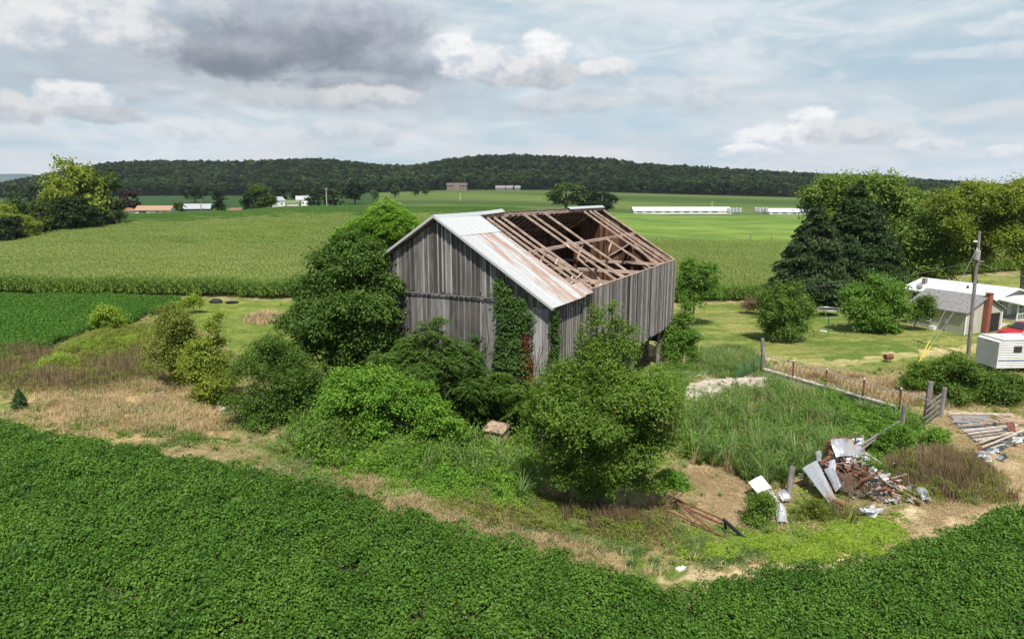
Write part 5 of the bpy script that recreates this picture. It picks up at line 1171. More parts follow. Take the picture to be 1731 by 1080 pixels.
R = gable_building('mansion', 'large brown hillside house below the wooded ridge', 'house', (l[0], l[1], l[2]-.5), .0, 26, 12, 7, 3.2, plain('tan_stone', (.17, .13, .115)), plain('brown_roof', (.10, .075, .07)), .6,
    [('s', -9, 1.2, 2, 2), ('s', -5, 1.2, 2, 2), ('s', 5, 1.2, 2, 2), ('s', 9, 1.2, 2, 2), ('s', -9, 4.4, 2, 1.6), ('s', -5, 4.4, 2, 1.6), ('s', 5, 4.4, 2, 1.6), ('s', 9, 4.4, 2, 1.6), ('s', 0, 4.4, 2, 1.6)], [('s', 0, .1, 2.4, 2.8, M['glass'])])
mb = MB(); mb.add([(-4, -9, -.5), (4, -9, -.5), (4, -6.01, -.5), (-4, -6.01, -.5), (-4, -9, 7), (4, -9, 7), (4, -6.01, 7), (-4, -6.01, 7), (0, -9, 10.5), (0, -1, 10.5)], [(0, 1, 5, 8, 4), (1, 2, 6, 5), (3, 0, 4, 7), (5, 6, 9, 8), (4, 8, 9, 7)]); mb.build('front_wing', plain('wing_stone', (.18, .14, .12)), R)
for lb, px, w in (('dark roofed house right of the hillside mansion', 846, 12), ('small dark house in front of the ridge woods', 862, 9), ('farthest right tiny house under the ridge', 875, 7)):
    l = at_px(px, 900); gable_building('hillside_house', lb, 'house', (l[0], l[1], l[2]-.2), random.uniform(-.3, .3), w, 8, 3.2, 3.0, plain('grey_siding', (.15, .14, .14)), M['asph'], .4, [('s', 1.5, 1, 1.5, 1.3)])
wall_w = plain('poultry_wall', (.55, .55, .52)); roof_w = plain('poultry_roof', (.66, .67, .66), .5, 0, .04)
def poultry(label, p0, p1, Y, silos, silolabel):
    a = at_px(p0, Y); b = at_px(p1, Y); Ln = b[0]-a[0]
    gable_building('poultry_house', label, 'poultry barn', ((a[0]+b[0])/2, Y+6, a[2]-.2), .0, Ln, 13, 1.9, 2.3, wall_w, roof_w, .4, [('w', 0, .6, 2, 1.0)]+[('s', -Ln/2+4+k*6.5, .7, 3.6, .7) for k in range(int(Ln//6.5)-1)])
    for k, (px, yy, lb) in enumerate(silos):
        l = at_px(px, Y+yy); r = empty('feed_silo', l, 0, lb, 'silo', None)
        mb = MB(); mb.tube([(0, 0, 1.1), (0, 0, 1.9), (0, 0, 4.4), (0, 0, 4.41), (0, 0, 5.0)], [.35, 1.25, 1.25, 1.3, .25], 14); mb.build('tank', M['silo'], r)
        for q in range(4):
            mb = MB(); c = math.cos(q*math.pi/2+.78)*1.15; s_ = math.sin(q*math.pi/2+.78)*1.15; mb.tube([(c, s_, -.2), (c, s_, 2.2)], .07, 5); mb.build('leg', M['silo'], r)
poultry('very long low white poultry house right of the barn', 1072, 1238, 478, [(1233, -9, 'feed silo nearest the end of the long poultry house'), (1240, -8, 'second feed silo beside the long poultry house'), (1246, -7, 'third feed silo beside the long poultry house'), (1252, -8, 'outermost feed silo right of the long poultry house')], '')
poultry('second white poultry house partly behind the farm trees', 1302, 1385, 484, [(1279, -3, 'leftmost feed silo of the second poultry house'), (1285, -9, 'second feed silo from the left at the second poultry house'), (1291, -5, 'third feed silo from the left at the second poultry house'), (1297, -7, 'feed silo touching the second poultry house')], '')

# ---------------------------------------------------------------- poles and wires
def line_pole(label, px, basepy, Y, hpx, mt, arm=True):
    l = Vector(at_px(px, Y)); H = P3(px, basepy-hpx, Y).z-l.z; r = empty('line_pole', l, 0, label, 'pole'); mb = MB(); mb.tube([(0, 0, -.3), (0, 0, H)], [.17*Y/300+.06, .12*Y/300+.04], 7); mb.build('shaft', mt, r)
    if arm: mb = MB(); mb.beam((-1.1, -.15*Y/300-.1, H-.6), (1.1, -.15*Y/300-.1, H-.6), .12*Y/300+.05, .12*Y/300+.05); mb.build('crossarm', mt, r)
line_pole('pale farm pole rising above the left corn crest', 552, 352, 400, 34, M['palewood'])
line_pole('thin pole beside the grey roofed far shed', 339, 362, 312, 26, M['greywood'])
line_pole('pole standing on the hill field below the mansion', 778, 352, 560, 26, M['palewood'], False)
line_pole('bare wooden pole in the bright pasture', 1273, 421, 184, 26, M['greywood'], False)
line_pole('thin pole at the corn edge beside the spruces', 1309, 421, 188, 22, M['greywood'], False)
line_pole('pole behind the long poultry house roof', 1204, 358, 500, 17, M['palewood'])
line_pole('short pale pole above the bright tree left of the barn', 656, 352, 300, 8, M['palewood'], False)
def build_utility_pole():
    b = G(1637, 601); Y = b.y; t = P3(1656, 391, Y); r = empty('utility_pole', b, 0, 'leaning wooden utility pole with a transformer can by the trailer', 'utility pole')
    T = t-b; mb = MB(); mb.tube([(0, 0, -.5), T*.5, T], [.19, .16, .12], 10); mb.build('shaft', M['greywood'], r)
    c = P3(1650.5, 431, Y)-b-Vector((0, .1, 0)); mb = MB(); mb.tube([c-Vector((.0, 0, .45)), c+Vector((0, 0, .4)), c+Vector((0, 0, .46))], [.26, .26, .12], 12); mb.build('transformer', M['pipe'], r)
    for dx in (-.1, .1): mb = MB(); mb.tube([c+Vector((dx, 0, .44)), c+Vector((dx, 0, .66))], [.04, .025], 6); mb.build('insulator', M['white'], r)
    mb = MB(); a = P3(1658, 442, Y)-b; mb.beam(a-Vector((.35, 0, 0)), a+Vector((.3, 0, 0)), .07, .07); mb.build('bracket', M['pipe'], r)
    mb = MB(); a = P3(1652, 408, Y)-b; mb.beam(a-Vector((.35, 0, 0)), a+Vector((.1, 0, 0)), .06, .12); mb.build('cutout_switch', M['white'], r)
    for i, (px, py, top) in enumerate(((1553, 612, (1653, 418)), (1556, 611, (1651, 470)))):
        g_ = G(px, py)-b; tp = P3(top[0], top[1], Y)-b; d = (tp-g_)
        mb = MB(); mb.tube([g_, tp], .02, 4); mb.build('guy_wire', M['wire'], r)
        mb = MB(); mb.tube([g_+d*.0, g_+d*.19], .045, 6); mb.build('guy_guard', M['yellow'], r)
    def wire(label, a, c2, sag, rr=.014):
        mb = MB(); pts = []
        for k in range(15):
            u = k/14; p = a.lerp(c2, u); p.z -= sag*4*u*(1-u); pts.append(p-a)
        mb.tube(pts, rr, 4); o = mb.build('power_line', M['wire'], None, loc=a); tag(o, label, 'wire')
    wire('power line sagging from the pole to the left in front of the spruces', t-T*.23, P3(1372, 484, 80), .5)
    wire('power line running from the pole to the right edge', t-T*.24, P3(1790, 470, 75), .5)
build_utility_pole()

# ---------------------------------------------------------------- pipe fence, concrete wall, gate, wooden posts
fa, fb_ = G(1291, 634), G(1560, 716)
fdir = (fb_-fa); fdir.z = 0; flen = fdir.length; fdir.normalize(); fn = Vector((-fdir.y, fdir.x, 0))
def fpt(s, z=0., o=0.): p = fa+fdir*s+fn*o; return Vector((p.x, p.y, .0+z))
def build_fence():
    ang = math.atan2(fdir.y, fdir.x)
    W = empty('concrete_wall', (fa.x, fa.y, 0), ang, 'low concrete bunk wall under the rusty pipe fence', 'wall')
    mb = MB(); mb.box(0, flen*.86, -.2, .2, -.3, .62); mb.build('wall_body', M['concrete'], W); mb = MB(); mb.box(-.02, flen*.86+.02, -.26, .30, .623, .70); mb.build('coping', plain('pale_coping', (.40, .36, .32), .9, 0, .35, 1.5), W)
    Fc = empty('pipe_fence', (fa.x, fa.y, 0), ang, 'long pipe feed fence with slanted bars and rusty posts', 'fence')
    H = 1.75; mb = MB(); mb.tube([(0, 0, H+.05), (flen*.5, 0, H), (flen*1.02, 0, H-.1)], .035, 6); mb.build('top_rail', M['pipe'], Fc)
    pxs = (1342, 1398, 1461, 1523)
    ss = []
    for px in pxs:
        lo, hi = 0, flen
        for _ in range(30):
            m_ = (lo+hi)/2; p = fpt(m_, 1.2); X = F*p.x/(p.y*math.cos(TH)-(p.z-CAMH)*math.sin(TH))+865.5
            if X < px: lo = m_
            else: hi = m_
        ss.append(lo)
    for s_ in ss: mb = MB(); mb.tube([(s_, -.09, .3), (s_, -.09, H+.22)], .065, 8); p = mb.build('post', M['rust'], Fc); mb = MB(); mb.tube([(s_, -.09, H+.221), (s_, -.09, H+.27)], .075, 8); mb.build('post_cap', M['white'], p)
    k = .35
    while k < flen*.98: mb = MB(); mb.tube([(k, 0, .7), (k+.32, 0, H-.02)], .016, 5); mb.build('slanted_bar', M['greywood'], Fc); k += .42
    mb = MB(); mb.tube([(0, 0, .80), (flen*.98, 0, .78)], .014, 5); mb.build('lower_rail', M['rust'], Fc)
def wood_post(label, px, py, toppx, toppy, r=.13, Y=None):
    b = G(px, py); t = P3(toppx, toppy, b.y); T = t-b
    mb = MB(); mb.tube([Vector((0, 0, -.3)), T*.5+Vector((.01, 0, 0)), T], [r*1.1, r, r*.92], 9); o = mb.build('fence_post', M['greywood'], None, loc=b); return tag(o, label, 'post')
build_fence()
wood_post('tall grey wooden post at the left end of the pipe fence', 1290, 634, 1289, 572, .16)
wood_post('thick grey post at the near end of the pipe fence', 1565, 712, 1573, 645, .19)
wood_post('tall post rising behind the right end of the board fence', 1602, 668, 1608, 610, .17)
wood_post('leaning grey post standing alone in the barnyard weeds', 1523, 731, 1529, 684, .14)
wood_post('crooked post at the right end of the board fence', 1588, 705, 1597, 655, .18)
def build_board_fence():
    a = G(1562, 722); b = G(1594, 700); r = empty('board_fence', a, 0, 'short weathered board fence between two thick posts', 'fence'); d = b-a
    for z0 in (.25, .65, 1.05, 1.45): mb = MB(); mb.beam(Vector((0, 0, z0)), d+Vector((0, 0, z0+.2)), .05, .17); mb.build('board', M['greywood'], r)
build_board_fence()
def build_gate():
    a = G(1243, 644); b = G(1287, 632); r = empty('pipe_gate', a, 0, 'green metal pipe gate leaning at the concrete yard', 'gate'); d = b-a
    mb = MB()
    for z0 in (.35, .6, .85, 1.15): mb.tube([Vector((0, 0, z0)), d+Vector((0, 0, z0+.5))], .025, 6)
    mb.build('bar', M['green_paint'], r)
    for u in (0, .33, .66, 1.): mb = MB(); mb.tube([d*u+Vector((0, 0, .1+.4*u)), d*u+Vector((0, 0, 1.2+.5*u))], .03, 6); mb.build('upright', M['green_paint'], r)
build_gate()
# broken concrete yard: slabs as separate flat pieces
def slab(label, pts, z=.06, seed=0):
    P = [G(a, b) for a, b in pts]; c = sum(P, Vector())/len(P); out = []
    n = len(P)
    for i in range(n):
        for k in range(4):
            p = P[i].lerp(P[(i+1) % n], k/4); q = p+Vector((random.uniform(-.3, .3), random.uniform(-.45, .45), 0)); out.append(q-c)
    mb = MB(); m = len(out); mb.add([(p.x, p.y, z) for p in out]+[(p.x, p.y, -.4) for p in out], [tuple(range(m))]+[(i, i+m, (i+1) % m+m, (i+1) % m) for i in range(m)])
    o = mb.build('concrete_slab', M['slab'], None, loc=(c.x, c.y, c.z)); tag(o, label, 'slab', 'broken slabs of the old concrete yard')
M['slab'] = plain('pale_broken_concrete', (.43, .37, .31), .9, 0, .25, 1.6)
slab('large pale concrete slab nearest the barn corner', [(1160, 655), (1196, 643), (1222, 640), (1226, 668), (1180, 684), (1150, 677)], .16)
slab('middle concrete slab of the yard cracked along its left side', [(1226, 640), (1262, 642), (1266, 664), (1230, 668)], .13)
slab('right concrete slab beside the pipe fence wall', [(1266, 643), (1308, 648), (1300, 660), (1270, 664)], .15)
slab('narrow slab strip behind the large pale slab', [(1148, 632), (1210, 627), (1235, 631), (1190, 638), (1150, 640)], .12)
slab('small slab beside the right bush of the barn corner', [(1104, 622), (1138, 618), (1142, 630), (1112, 634)], .12)
slab('slab fragment at the near left of the yard', [(1140, 678), (1172, 682), (1168, 700), (1140, 698)], .1)
slab('slab under the green gate', [(1248, 630), (1290, 634), (1316, 642), (1300, 646), (1255, 640)], .05)

# ---------------------------------------------------------------- scrap: bent sheets and boards
def sheet(name, label, q, mt, bulge=.12, n=7, twist=0., cat='sheet metal', rib=.02):
    """q: four (px, py, height above the ground) corners; a bent, ribbed sheet with thickness"""
    P = [G(a, b, 0) if h == 0 else G(a, b, h) for a, b, h in q]; c = sum(P, Vector())/4; c.z = hz(c.x, c.y)
    nn = (P[1]-P[0]).cross(P[3]-P[0]).normalized(); nn = nn if nn.z > 0 else -nn
    T = []; ph = random.uniform(0, 6)
    for j in range(n+1):
        for i in range(n*2+1):
            u, v = i/(n*2), j/n; p = P[0].lerp(P[1], u).lerp(P[3].lerp(P[2], u), v)
            p = p+nn*(bulge*4*(u*(1-u)+.0)*(1+.5*math.sin(v*5+ph))+rib*(i % 2)+.04*math.sin(u*9+v*4+ph)*bulge*6)
            T.append(p-c)
    W = n*2+1; m = len(T); vs = T+[t-nn*.012 for t in T]; fs = []
    for j in range(n):
        for i in range(n*2):
            a = j*W+i; fs += [(a, a+1, a+W+1, a+W), (a+m, a+W+m, a+W+1+m, a+1+m)]
    bd = [i for i in range(W)]+[j*W+W-1 for j in range(1, n+1)]+[n*W+i for i in range(W-2, -1, -1)]+[j*W for j in range(n-1, 0, -1)]
    fs += [(bd[i], bd[(i+1) % len(bd)], bd[(i+1) % len(bd)]+m, bd[i]+m) for i in range(len(bd))]
    mb = MB(); mb.add(vs, fs); o = mb.build(name, mt, None, loc=c); return tag(o, label, cat)
def board(label, a, b, mt, w=.13, h=.05, name='loose_board', cat='board', group=None):
    A = G(a[0], a[1], a[2]); Bv = G(b[0], b[1], b[2]); mb = MB(); d = Bv-A; mb.beam((0, 0, 0), d, w, h); o = mb.build(name, mt, None, loc=A); return tag(o, label, cat, group)
sheet('roof_sheet', 'long grey folded roof sheet sloping at the front of the scrap heap', [(1356, 792, 1.1), (1381, 778, 1.4), (1414, 843, .35), (1401, 850, .25)], M['scrap'], .05)
sheet('roof_sheet', 'narrow grey sheet lying behind the long folded one', [(1393, 793, 1.0), (1409, 790, 1.1), (1424, 823, .5), (1412, 832, .3)], M['scrap'], .08)
sheet('roof_sheet', 'bright white flat sheet tilted left of the scrap heap', [(1265, 815, .75), (1287, 803, .95), (1304, 824, .9), (1281, 834, .7)], M['white'], .02, rib=.004)
sheet('roof_sheet', 'white sheet strip running down from the bright white sheet', [(1290, 812, .7), (1302, 824, .7), (1318, 848, .3), (1308, 848, .3)], M['scrapw'], .04)
sheet('roof_sheet', 'crumpled pale sheet between the two front brambles', [(1311, 855, .35), (1328, 858, .4), (1332, 886, .1), (1312, 888, .05)], M['scrapw'], .16)
sheet('roof_sheet', 'grey sheet leaning against the white strip', [(1313, 830, .6), (1326, 826, .7), (1340, 842, .25), (1322, 848, .2)], M['scrap'], .1)
sheet('roof_sheet', 'upright crumpled grey sheet on top of the scrap heap', [(1405, 742, 2.0), (1440, 742, 1.7), (1448, 772, 1.0), (1412, 772, 1.2)], M['scrap'], .22)
sheet('roof_sheet', 'dark torn sheet at the right top of the scrap heap', [(1446, 750, 1.5), (1464, 764, .9), (1448, 775, .8), (1442, 765, 1.1)], M['scrap'], .1)
sheet('roof_sheet', 'small bright sheet corner in the middle of the scrap heap', [(1428, 772, 1.1), (1444, 770, 1.1), (1440, 786, .8), (1432, 786, .8)], M['white'], .05, rib=.005)
sheet('roof_sheet', 'curved grey strip standing at the left top of the scrap heap', [(1377, 764, 1.6), (1383, 762, 1.6), (1390, 784, 1.1), (1382, 780, 1.2)], M['scrap'], .15)
sheet('roof_sheet', 'curled pale sheet in the centre of the scrap heap', [(1403, 778, 1.2), (1410, 776, 1.2), (1412, 800, .8), (1398, 796, .8)], M['scrapw'], .12)
sheet('roof_sheet', 'rusty crumpled sheet left in the scrap heap top', [(1396, 748, 1.5), (1410, 745, 1.6), (1416, 768, 1.2), (1400, 772, 1.1)], M['rust'], .2)
sheet('roof_sheet', 'rolled grey sheet lying below the scrap heap', [(1450, 858, .5), (1478, 850, .6), (1480, 862, .25), (1453, 866, .25)], M['scrap'], .22)
sheet('roof_sheet', 'white crumpled sheet flat on the ground below the scrap heap', [(1462, 868, .12), (1500, 856, .15), (1488, 868, .08), (1478, 878, .06)], M['scrapw'], .1)
sheet('roof_sheet', 'grey sheet end right of the scrap heap by the boards', [(1455, 770, .9), (1472, 775, .6), (1474, 792, .3), (1460, 788, .4)], M['scrap'], .1)
sheet('roof_sheet', 'pale sheet piece at the far back of the scrap heap', [(1440, 742, 1.2), (1460, 736, 1.2), (1462, 750, .9), (1446, 752, .9)], M['scrap'], .08)
board('long grey board reaching from the scrap heap to the leaning post', (1440, 762, 1.0), (1520, 712, .9), M['greywood'])
board('second long board reaching up to the leaning post', (1450, 764, .8), (1500, 726, .9), M['greywood'])
board('thin upright lath in the scrap heap', (1446, 752, 1.), (1446, 730, 1.9), M['palewood'], .07, .05)
board('rusty rail lying across the top of the scrap heap', (1402, 742, 1.9), (1458, 738, 1.4), M['rust'], .09, .06)
board('pale board sliding off the right side of the scrap heap', (1462, 765, .7), (1504, 792, .1), M['palewood'])
board('lower pale board at the right side of the scrap heap', (1464, 772, .5), (1502, 800, .1), M['palewood'])
board('short brown beam in the middle of the scrap heap', (1385, 782, 1.2), (1404, 772, 1.3), M['rust'], .14, .12)
board('dark brown beam under the long grey sheet', (1395, 838, .35), (1428, 856, .25), M['rust'], .16, .14)
board('weathered plank by the weeds right of the heap', (1510, 822, .25), (1560, 850, .25), M['oldwood'], .18)
board('pale plank beside the weathered one at the weeds', (1518, 820, .35), (1575, 846, .25), M['palewood'], .12)
sheet('roof_sheet', 'small bent sheet at the end of the weathered plank', [(1548, 826, .5), (1562, 824, .5), (1575, 842, .2), (1560, 846, .2)], M['scrap'], .12)
def log(label, px, py, tx, ty, r):
    b = G(px, py); t = P3(tx, ty, b.y+.3); mb = MB(); mb.tube([Vector((0, 0, -.2)), (t-b)*.5, t-b], [r, r*.95, r*.9], 10); o = mb.build('wooden_post', M['greywood'], None, loc=b); tag(o, label, 'post')
log('old round post stump left of the scrap heap', 1332, 838, 1340, 788, .15)
sheet('roof_sheet', 'curved pale sheet edge standing at the orange weeds', [(1500, 786, .2), (1510, 782, .9), (1514, 784, .8), (1508, 796, .1)], M['scrapw'], .12)
# heap core of dark debris that the sheets lie on
def heap(label, px, py, rx, ry, rz, mt, name='rubble_heap'):
    g_ = G(px, py); mb = MB(); n, m = 20, 7; vs = []
    for j in range(m):
        for i in range(n):
            a = 2*math.pi*i/n; q = 1-j/(m-1); k = 1+.25*math.sin(a*3+j)+random.uniform(-.12, .12); vs.append((math.cos(a)*rx*q*k, math.sin(a)*ry*q*k, rz*(1-q**1.6)+random.uniform(-.08, .08)-(.3 if j == 0 else 0)))
    fs = [(j*n+i, j*n+(i+1) % n, (j+1)*n+(i+1) % n, (j+1)*n+i) for j in range(m-1) for i in range(n)]
    r = empty(name, g_, 0, label, 'rubble'); mb.add(vs, fs); mb.build('rubble', mt, r)
    for q in range(80):                                                # torn pieces and splinters stuck in the heap
        a = random.uniform(0, 6.28); d = random.uniform(.05, 1.2); p = Vector((math.cos(a)*rx*d, math.sin(a)*ry*d, rz*max(.05, 1-d**1.5)+random.uniform(0, .35)))
        if q % 3 == 0:
            e = p+Vector((random.uniform(-.9, .9), random.uniform(-.5, .5), random.uniform(-.1, .5))); m2 = MB(); m2.beam(p, e, .09, .05); m2.build('splinter', M[random.choice(('oldwood', 'palewood', 'rust', 'greywood'))], r)
        else:
            u = Vector((random.uniform(-1, 1), random.uniform(-.6, .6), random.uniform(-.6, .6))).normalized()*random.uniform(.25, .6); w = Vector((random.uniform(-1, 1), random.uniform(-.6, .6), random.uniform(-.7, .7))).normalized()*random.uniform(.15, .4)
            nn = u.cross(w).normalized(); T = []; 
            for jj in range(4):
                for ii in range(6): T.append(p+u*(ii/5)+w*(jj/3)+nn*(.10*math.sin(ii*1.3+q)+.06*math.cos(jj*2.1+q)+random.uniform(-.02, .02)))
            m = len(T); fs2 = []
            for jj in range(3):
                for ii in range(5): c0 = jj*6+ii; fs2 += [(c0, c0+1, c0+7, c0+6), (c0+m, c0+6+m, c0+7+m, c0+1+m)]
            m2 = MB(); m2.add(T+[t_-nn*.008 for t_ in T], fs2); m2.build('torn_sheet', M[random.choice(('scrap', 'scrapw', 'scrap', 'rust'))], r)
    return r
heap('brown rubble core full of torn sheets in the middle of the scrap heap', 1420, 808, 2.0, 2.3, .75, plain('rubble_earth', (.085, .055, .04), .95, 0, .6, 3, bs=1.))
heap('lower litter of boards and bent metal right of the main scrap heap', 1478, 826, 1.5, 1.6, .35, plain('litter_earth', (.12, .085, .06), .95, 0, .6, 3, bs=1.))
bare_stalks('dry dead stalks poking through the scrap litter', 1462, 842, 1.2, 40, L['brown'])
for q in range(7):
    px, py = 1385+q*17+random.uniform(-6, 6), 770+random.uniform(-14, 50); l = random.uniform(14, 34)
    board(('first', 'second', 'third', 'fourth', 'fifth', 'sixth', 'seventh')[q]+' loose dark timber from the left across the scrap heap', (px, py, random.uniform(.5, 1.1)), (px+l, py+random.uniform(-16, 18), random.uniform(.2, 1.0)), M[random.choice(('rust', 'oldwood', 'greywood'))], .13, .09)
# the board pile at the right
random.seed(21)
for i, (a, b, k) in enumerate((((1603, 698, .3), (1712, 700, .25), 'palewood'), ((1608, 712, .3), (1640, 712, .3), 'scrap'), ((1628, 704, .35), (1700, 716, .45), 'oldwood'), ((1625, 718, .4), (1760, 709, .5), 'oldwood'), ((1628, 728, .35), (1720, 718, .4), 'palewood'),
        ((1636, 733, .3), (1702, 725, .35), 'palewood'), ((1642, 738, .25), (1720, 728, .3), 'oldwood'), ((1648, 744, .2), (1706, 735, .3), 'palewood'), ((1655, 748, .3), (1712, 730, .5), 'palewood'), ((1660, 756, .3), (1735, 725, .5), 'palewood'), ((1668, 760, .3), (1745, 735, .45), 'scrapw'), ((1676, 700, .2), (1710, 712, .3), 'palewood'))):
    nm = ['topmost pale board along the far edge of the right board pile', 'short grey strip at the left end of the right board pile', 'brown board lying diagonally across the back of the board pile', 'long brown board across the middle of the board pile', 'pale board just in front of the long brown one',
          'thin pale board third from the back of the board pile', 'brown board in the front half of the board pile', 'frontmost horizontal pale board of the pile', 'pale board slanting up over the sheet scraps', 'longer pale board slanting over the sheet scraps', 'whitish metal strip at the right edge of the pile', 'short pale board crossing the back right of the pile'][i]
    board(nm, a, b, M[k], .16 if i < 8 else .12, .06)
sheet('roof_sheet', 'flat ribbed sheet under the back boards of the right pile', [(1606, 702, .12), (1665, 702, .12), (1700, 722, .12), (1622, 722, .12)], M['scrap'], .02, 14, rib=.05)
sheet('roof_sheet', 'flat ribbed sheet under the front boards of the right pile', [(1624, 724, .12), (1705, 722, .15), (1710, 742, .12), (1648, 746, .12)], M['scrap'], .02, 14, rib=.05)
for i, (px, py, nm) in enumerate(((1655, 768, 'pale crumpled sheet at the left tip of the front scraps'), (1672, 764, 'crumpled white sheet second from the left of the front scraps'), (1688, 758, 'bent grey sheet in the middle of the front scraps'), (1702, 750, 'folded pale sheet right of the middle of the front scraps'), (1716, 745, 'ribbed grey sheet near the right edge of the scraps'), (1728, 735, 'ribbed grey sheet at the right picture edge'), (1664, 776, 'low white sheet at the near edge of the scraps'), (1694, 772, 'pointed dark sheet at the near edge of the scraps'))):
    s_ = random.uniform(10, 15); a = random.uniform(-.3, .8)
    c_, q_ = math.cos(a), math.sin(a)
    sheet('scrap_sheet', nm, [(px-s_*c_, py-s_*q_*.4, .2), (px+s_*.6, py-s_*.5, .65), (px+s_*c_, py+s_*.2, .35), (px-s_*.2, py+s_*.5, .1)], M['scrapw' if i % 2 == 0 else 'scrap'], .16)
sheet('scrap_sheet', 'rust red sheet standing at the middle of the board pile', [(1701, 714, .9), (1714, 712, .9), (1718, 730, .4), (1706, 732, .3)], M['rust'], .06)
sheet('scrap_sheet', 'rust red scrap at the left of the front scraps', [(1653, 756, .5), (1660, 754, .5), (1660, 770, .15), (1654, 772, .1)], M['rust'], .05)
# rusty pipes and black frame by the round bush
for i, (a, b, nm) in enumerate((((1130, 838, .4), (1222, 878, .35), 'upper rusty pipe of the bundle below the round bush'), ((1135, 846, .35), (1222, 886, .3), 'middle rusty pipe of the bundle below the round bush'), ((1128, 862, .3), (1235, 912, .15), 'long lower rusty pipe of the bundle by the weeds'), ((1145, 850, .45), (1205, 896, .2), 'dark pipe crossing the rusty bundle'))):
    A = G(*a); Bv = G(*b); mb = MB(); mb.tube([(0, 0, 0), Bv-A], .045, 7); o = mb.build('rusty_pipe', M['rust'], None, loc=A); tag(o, nm, 'pipe')
r = empty('iron_frame', G(1228, 900), 0, 'dark angled iron frame standing at the end of the pipes', 'frame'); b0 = G(1228, 900)
mb = MB(); mb.beam((0, 0, 0), P3(1224, 876, b0.y)-b0, .10, .10); mb.build('upright', M['black'], r)
mb = MB(); mb.beam(P3(1222, 877, b0.y)-b0, G(1271, 921)-b0, .10, .14); mb.build('bar', M['black'], r)
mb = MB(); mb.beam(P3(1222, 893, b0.y)-b0, G(1240, 914)-b0, .08, .10); mb.build('bar', M['black'], r)
# wooden crate lid among the weeds at the gable foot
def build_hatch():
    c = P3(840, 722, 35.6); gz = hz(c.x, c.y); r = empty('wooden_hutch', (c.x, c.y, gz), 0, 'small wooden hutch with slanting roof in the weeds by the gable', 'hutch')
    h = c.z-gz; a = .75; dx = Vector((math.cos(-.5), math.sin(-.5), 0)); dy = Vector((-dx.y, dx.x, 0))
    def q(u, v, z): p = dx*u+dy*v; return (p.x, p.y, z)
    mb = MB(); mb.hexa([q(-.55, -.4, -.1), q(.55, -.4, -.1), q(.55, .4, -.1), q(-.55, .4, -.1), q(-.55, -.4, h-.15), q(.55, -.4, h-.15), q(.55, .4, h+.05), q(-.55, .4, h+.05)]); mb.build('body', M['oldwood'], r)
    mb = MB()
    for k in range(5):
        u0 = -.66+k*.265; u1 = u0+.25; mb.hexa([q(u0, -.52, h-.14), q(u1, -.52, h-.14), q(u1, .5, h+.10), q(u0, .5, h+.10), q(u0, -.52, h-.09), q(u1, -.52, h-.09), q(u1, .5, h+.15), q(u0, .5, h+.15)])
    mb.build('roof', M['oldwood'], r)
build_hatch()
board('grey board lying in the dry grass on the left bank', (249, 672, .12), (278, 661, .15), M['greywood'], .35, .05)
board('pale plank lying beside the tall sapling', (322, 668, .15), (342, 658, .2), M['greywood'], .2, .05)
sheet('plastic_sheet', 'pale crumpled plastic at the foot of the tall sapling', [(368, 688, .1), (386, 688, .1), (388, 700, .05), (372, 700, .05)], M['scrapw'], .08, 4, cat='plastic')
def rock(label, px, py, s, mt, name='dark_tarp', sc=(1, .6, .4)):
    g_ = G(px, py); mb = MB(); mb.ball((0, 0, s*.2), (s*sc[0], s*sc[1], s*sc[2]), 12, 8); mb.v = [(v[0]+random.uniform(-.1, .1)*s, v[1]+random.uniform(-.1, .1)*s, v[2]+random.uniform(-.06, .06)*s) for v in mb.v]
    o = mb.build(name, mt, None, True, loc=g_); tag(o, label, 'tarp')
rock('dark covered heap at the far end of the left lawn', 365, 512, .8, M['black']); rock('flat black bundle right of the dark covered heap', 392, 513, .8, M['black'], sc=(1, .5, .22))
board('white chunk lying on the lower edge of the track', (1145, 963, .05), (1157, 958, .05), M['white'], .2, .1, 'white_block', 'block')

# ---------------------------------------------------------------- yard things: clothes post, trampoline, table
g = G(1400, 564); t_ = P3(1401, 536, g.y)-g; r = empty('clothes_post', g, 0, 'green T shaped clothes line post on the lawn', 'clothes post')
mb = MB(); mb.tube([(0, 0, -.2), t_], .05, 8); mb.build('post', M['green_paint'], r); mb = MB(); mb.beam(P3(1374, 536.5, g.y)-g, P3(1413, 534.5, g.y)-g, .07, .07); mb.build('crossbar', M['green_paint'], r)
for k in range(3):
    p = P3(1378+k*15, 536, g.y)-g; mb = MB(); mb.tube([p, p+Vector((.0, 0, -.12))], .015, 4); mb.build('hook', M['rust'], r)
def build_tramp():
    g_ = G(1400, 533); r = empty('trampoline', g_, 0, 'round trampoline in the shade behind the lawn bushes', 'trampoline'); n = 24; R = 1.35
    mb = MB(); mb.tube([(R*math.cos(2*math.pi*k/n), R*math.sin(2*math.pi*k/n), .8) for k in range(n+1)], .06, 6, False); mb.build('frame', M['pipe'], r)
    mb = MB(); mb.add([(R*.96*math.cos(2*math.pi*k/n), R*.96*math.sin(2*math.pi*k/n), .78) for k in range(n)]+[(R*.96*math.cos(2*math.pi*k/n), R*.96*math.sin(2*math.pi*k/n), .76) for k in range(n)], [tuple(range(n)), tuple(range(2*n-1, n-1, -1))]+[(k, k+n, (k+1) % n+n, (k+1) % n) for k in range(n)]); mb.build('mat', M['black'], r)
    for k in range(5): a = 2*math.pi*k/5+.3; mb = MB(); mb.tube([(R*math.cos(a), R*math.sin(a), .78), (R*math.cos(a), R*math.sin(a), -.1)], .035, 6); mb.build('leg', M['pipe'], r)
build_tramp()
board('white board lying on the lawn by the clothes post', (1387, 559, .05), (1397, 561, .05), M['white'], .5, .05)
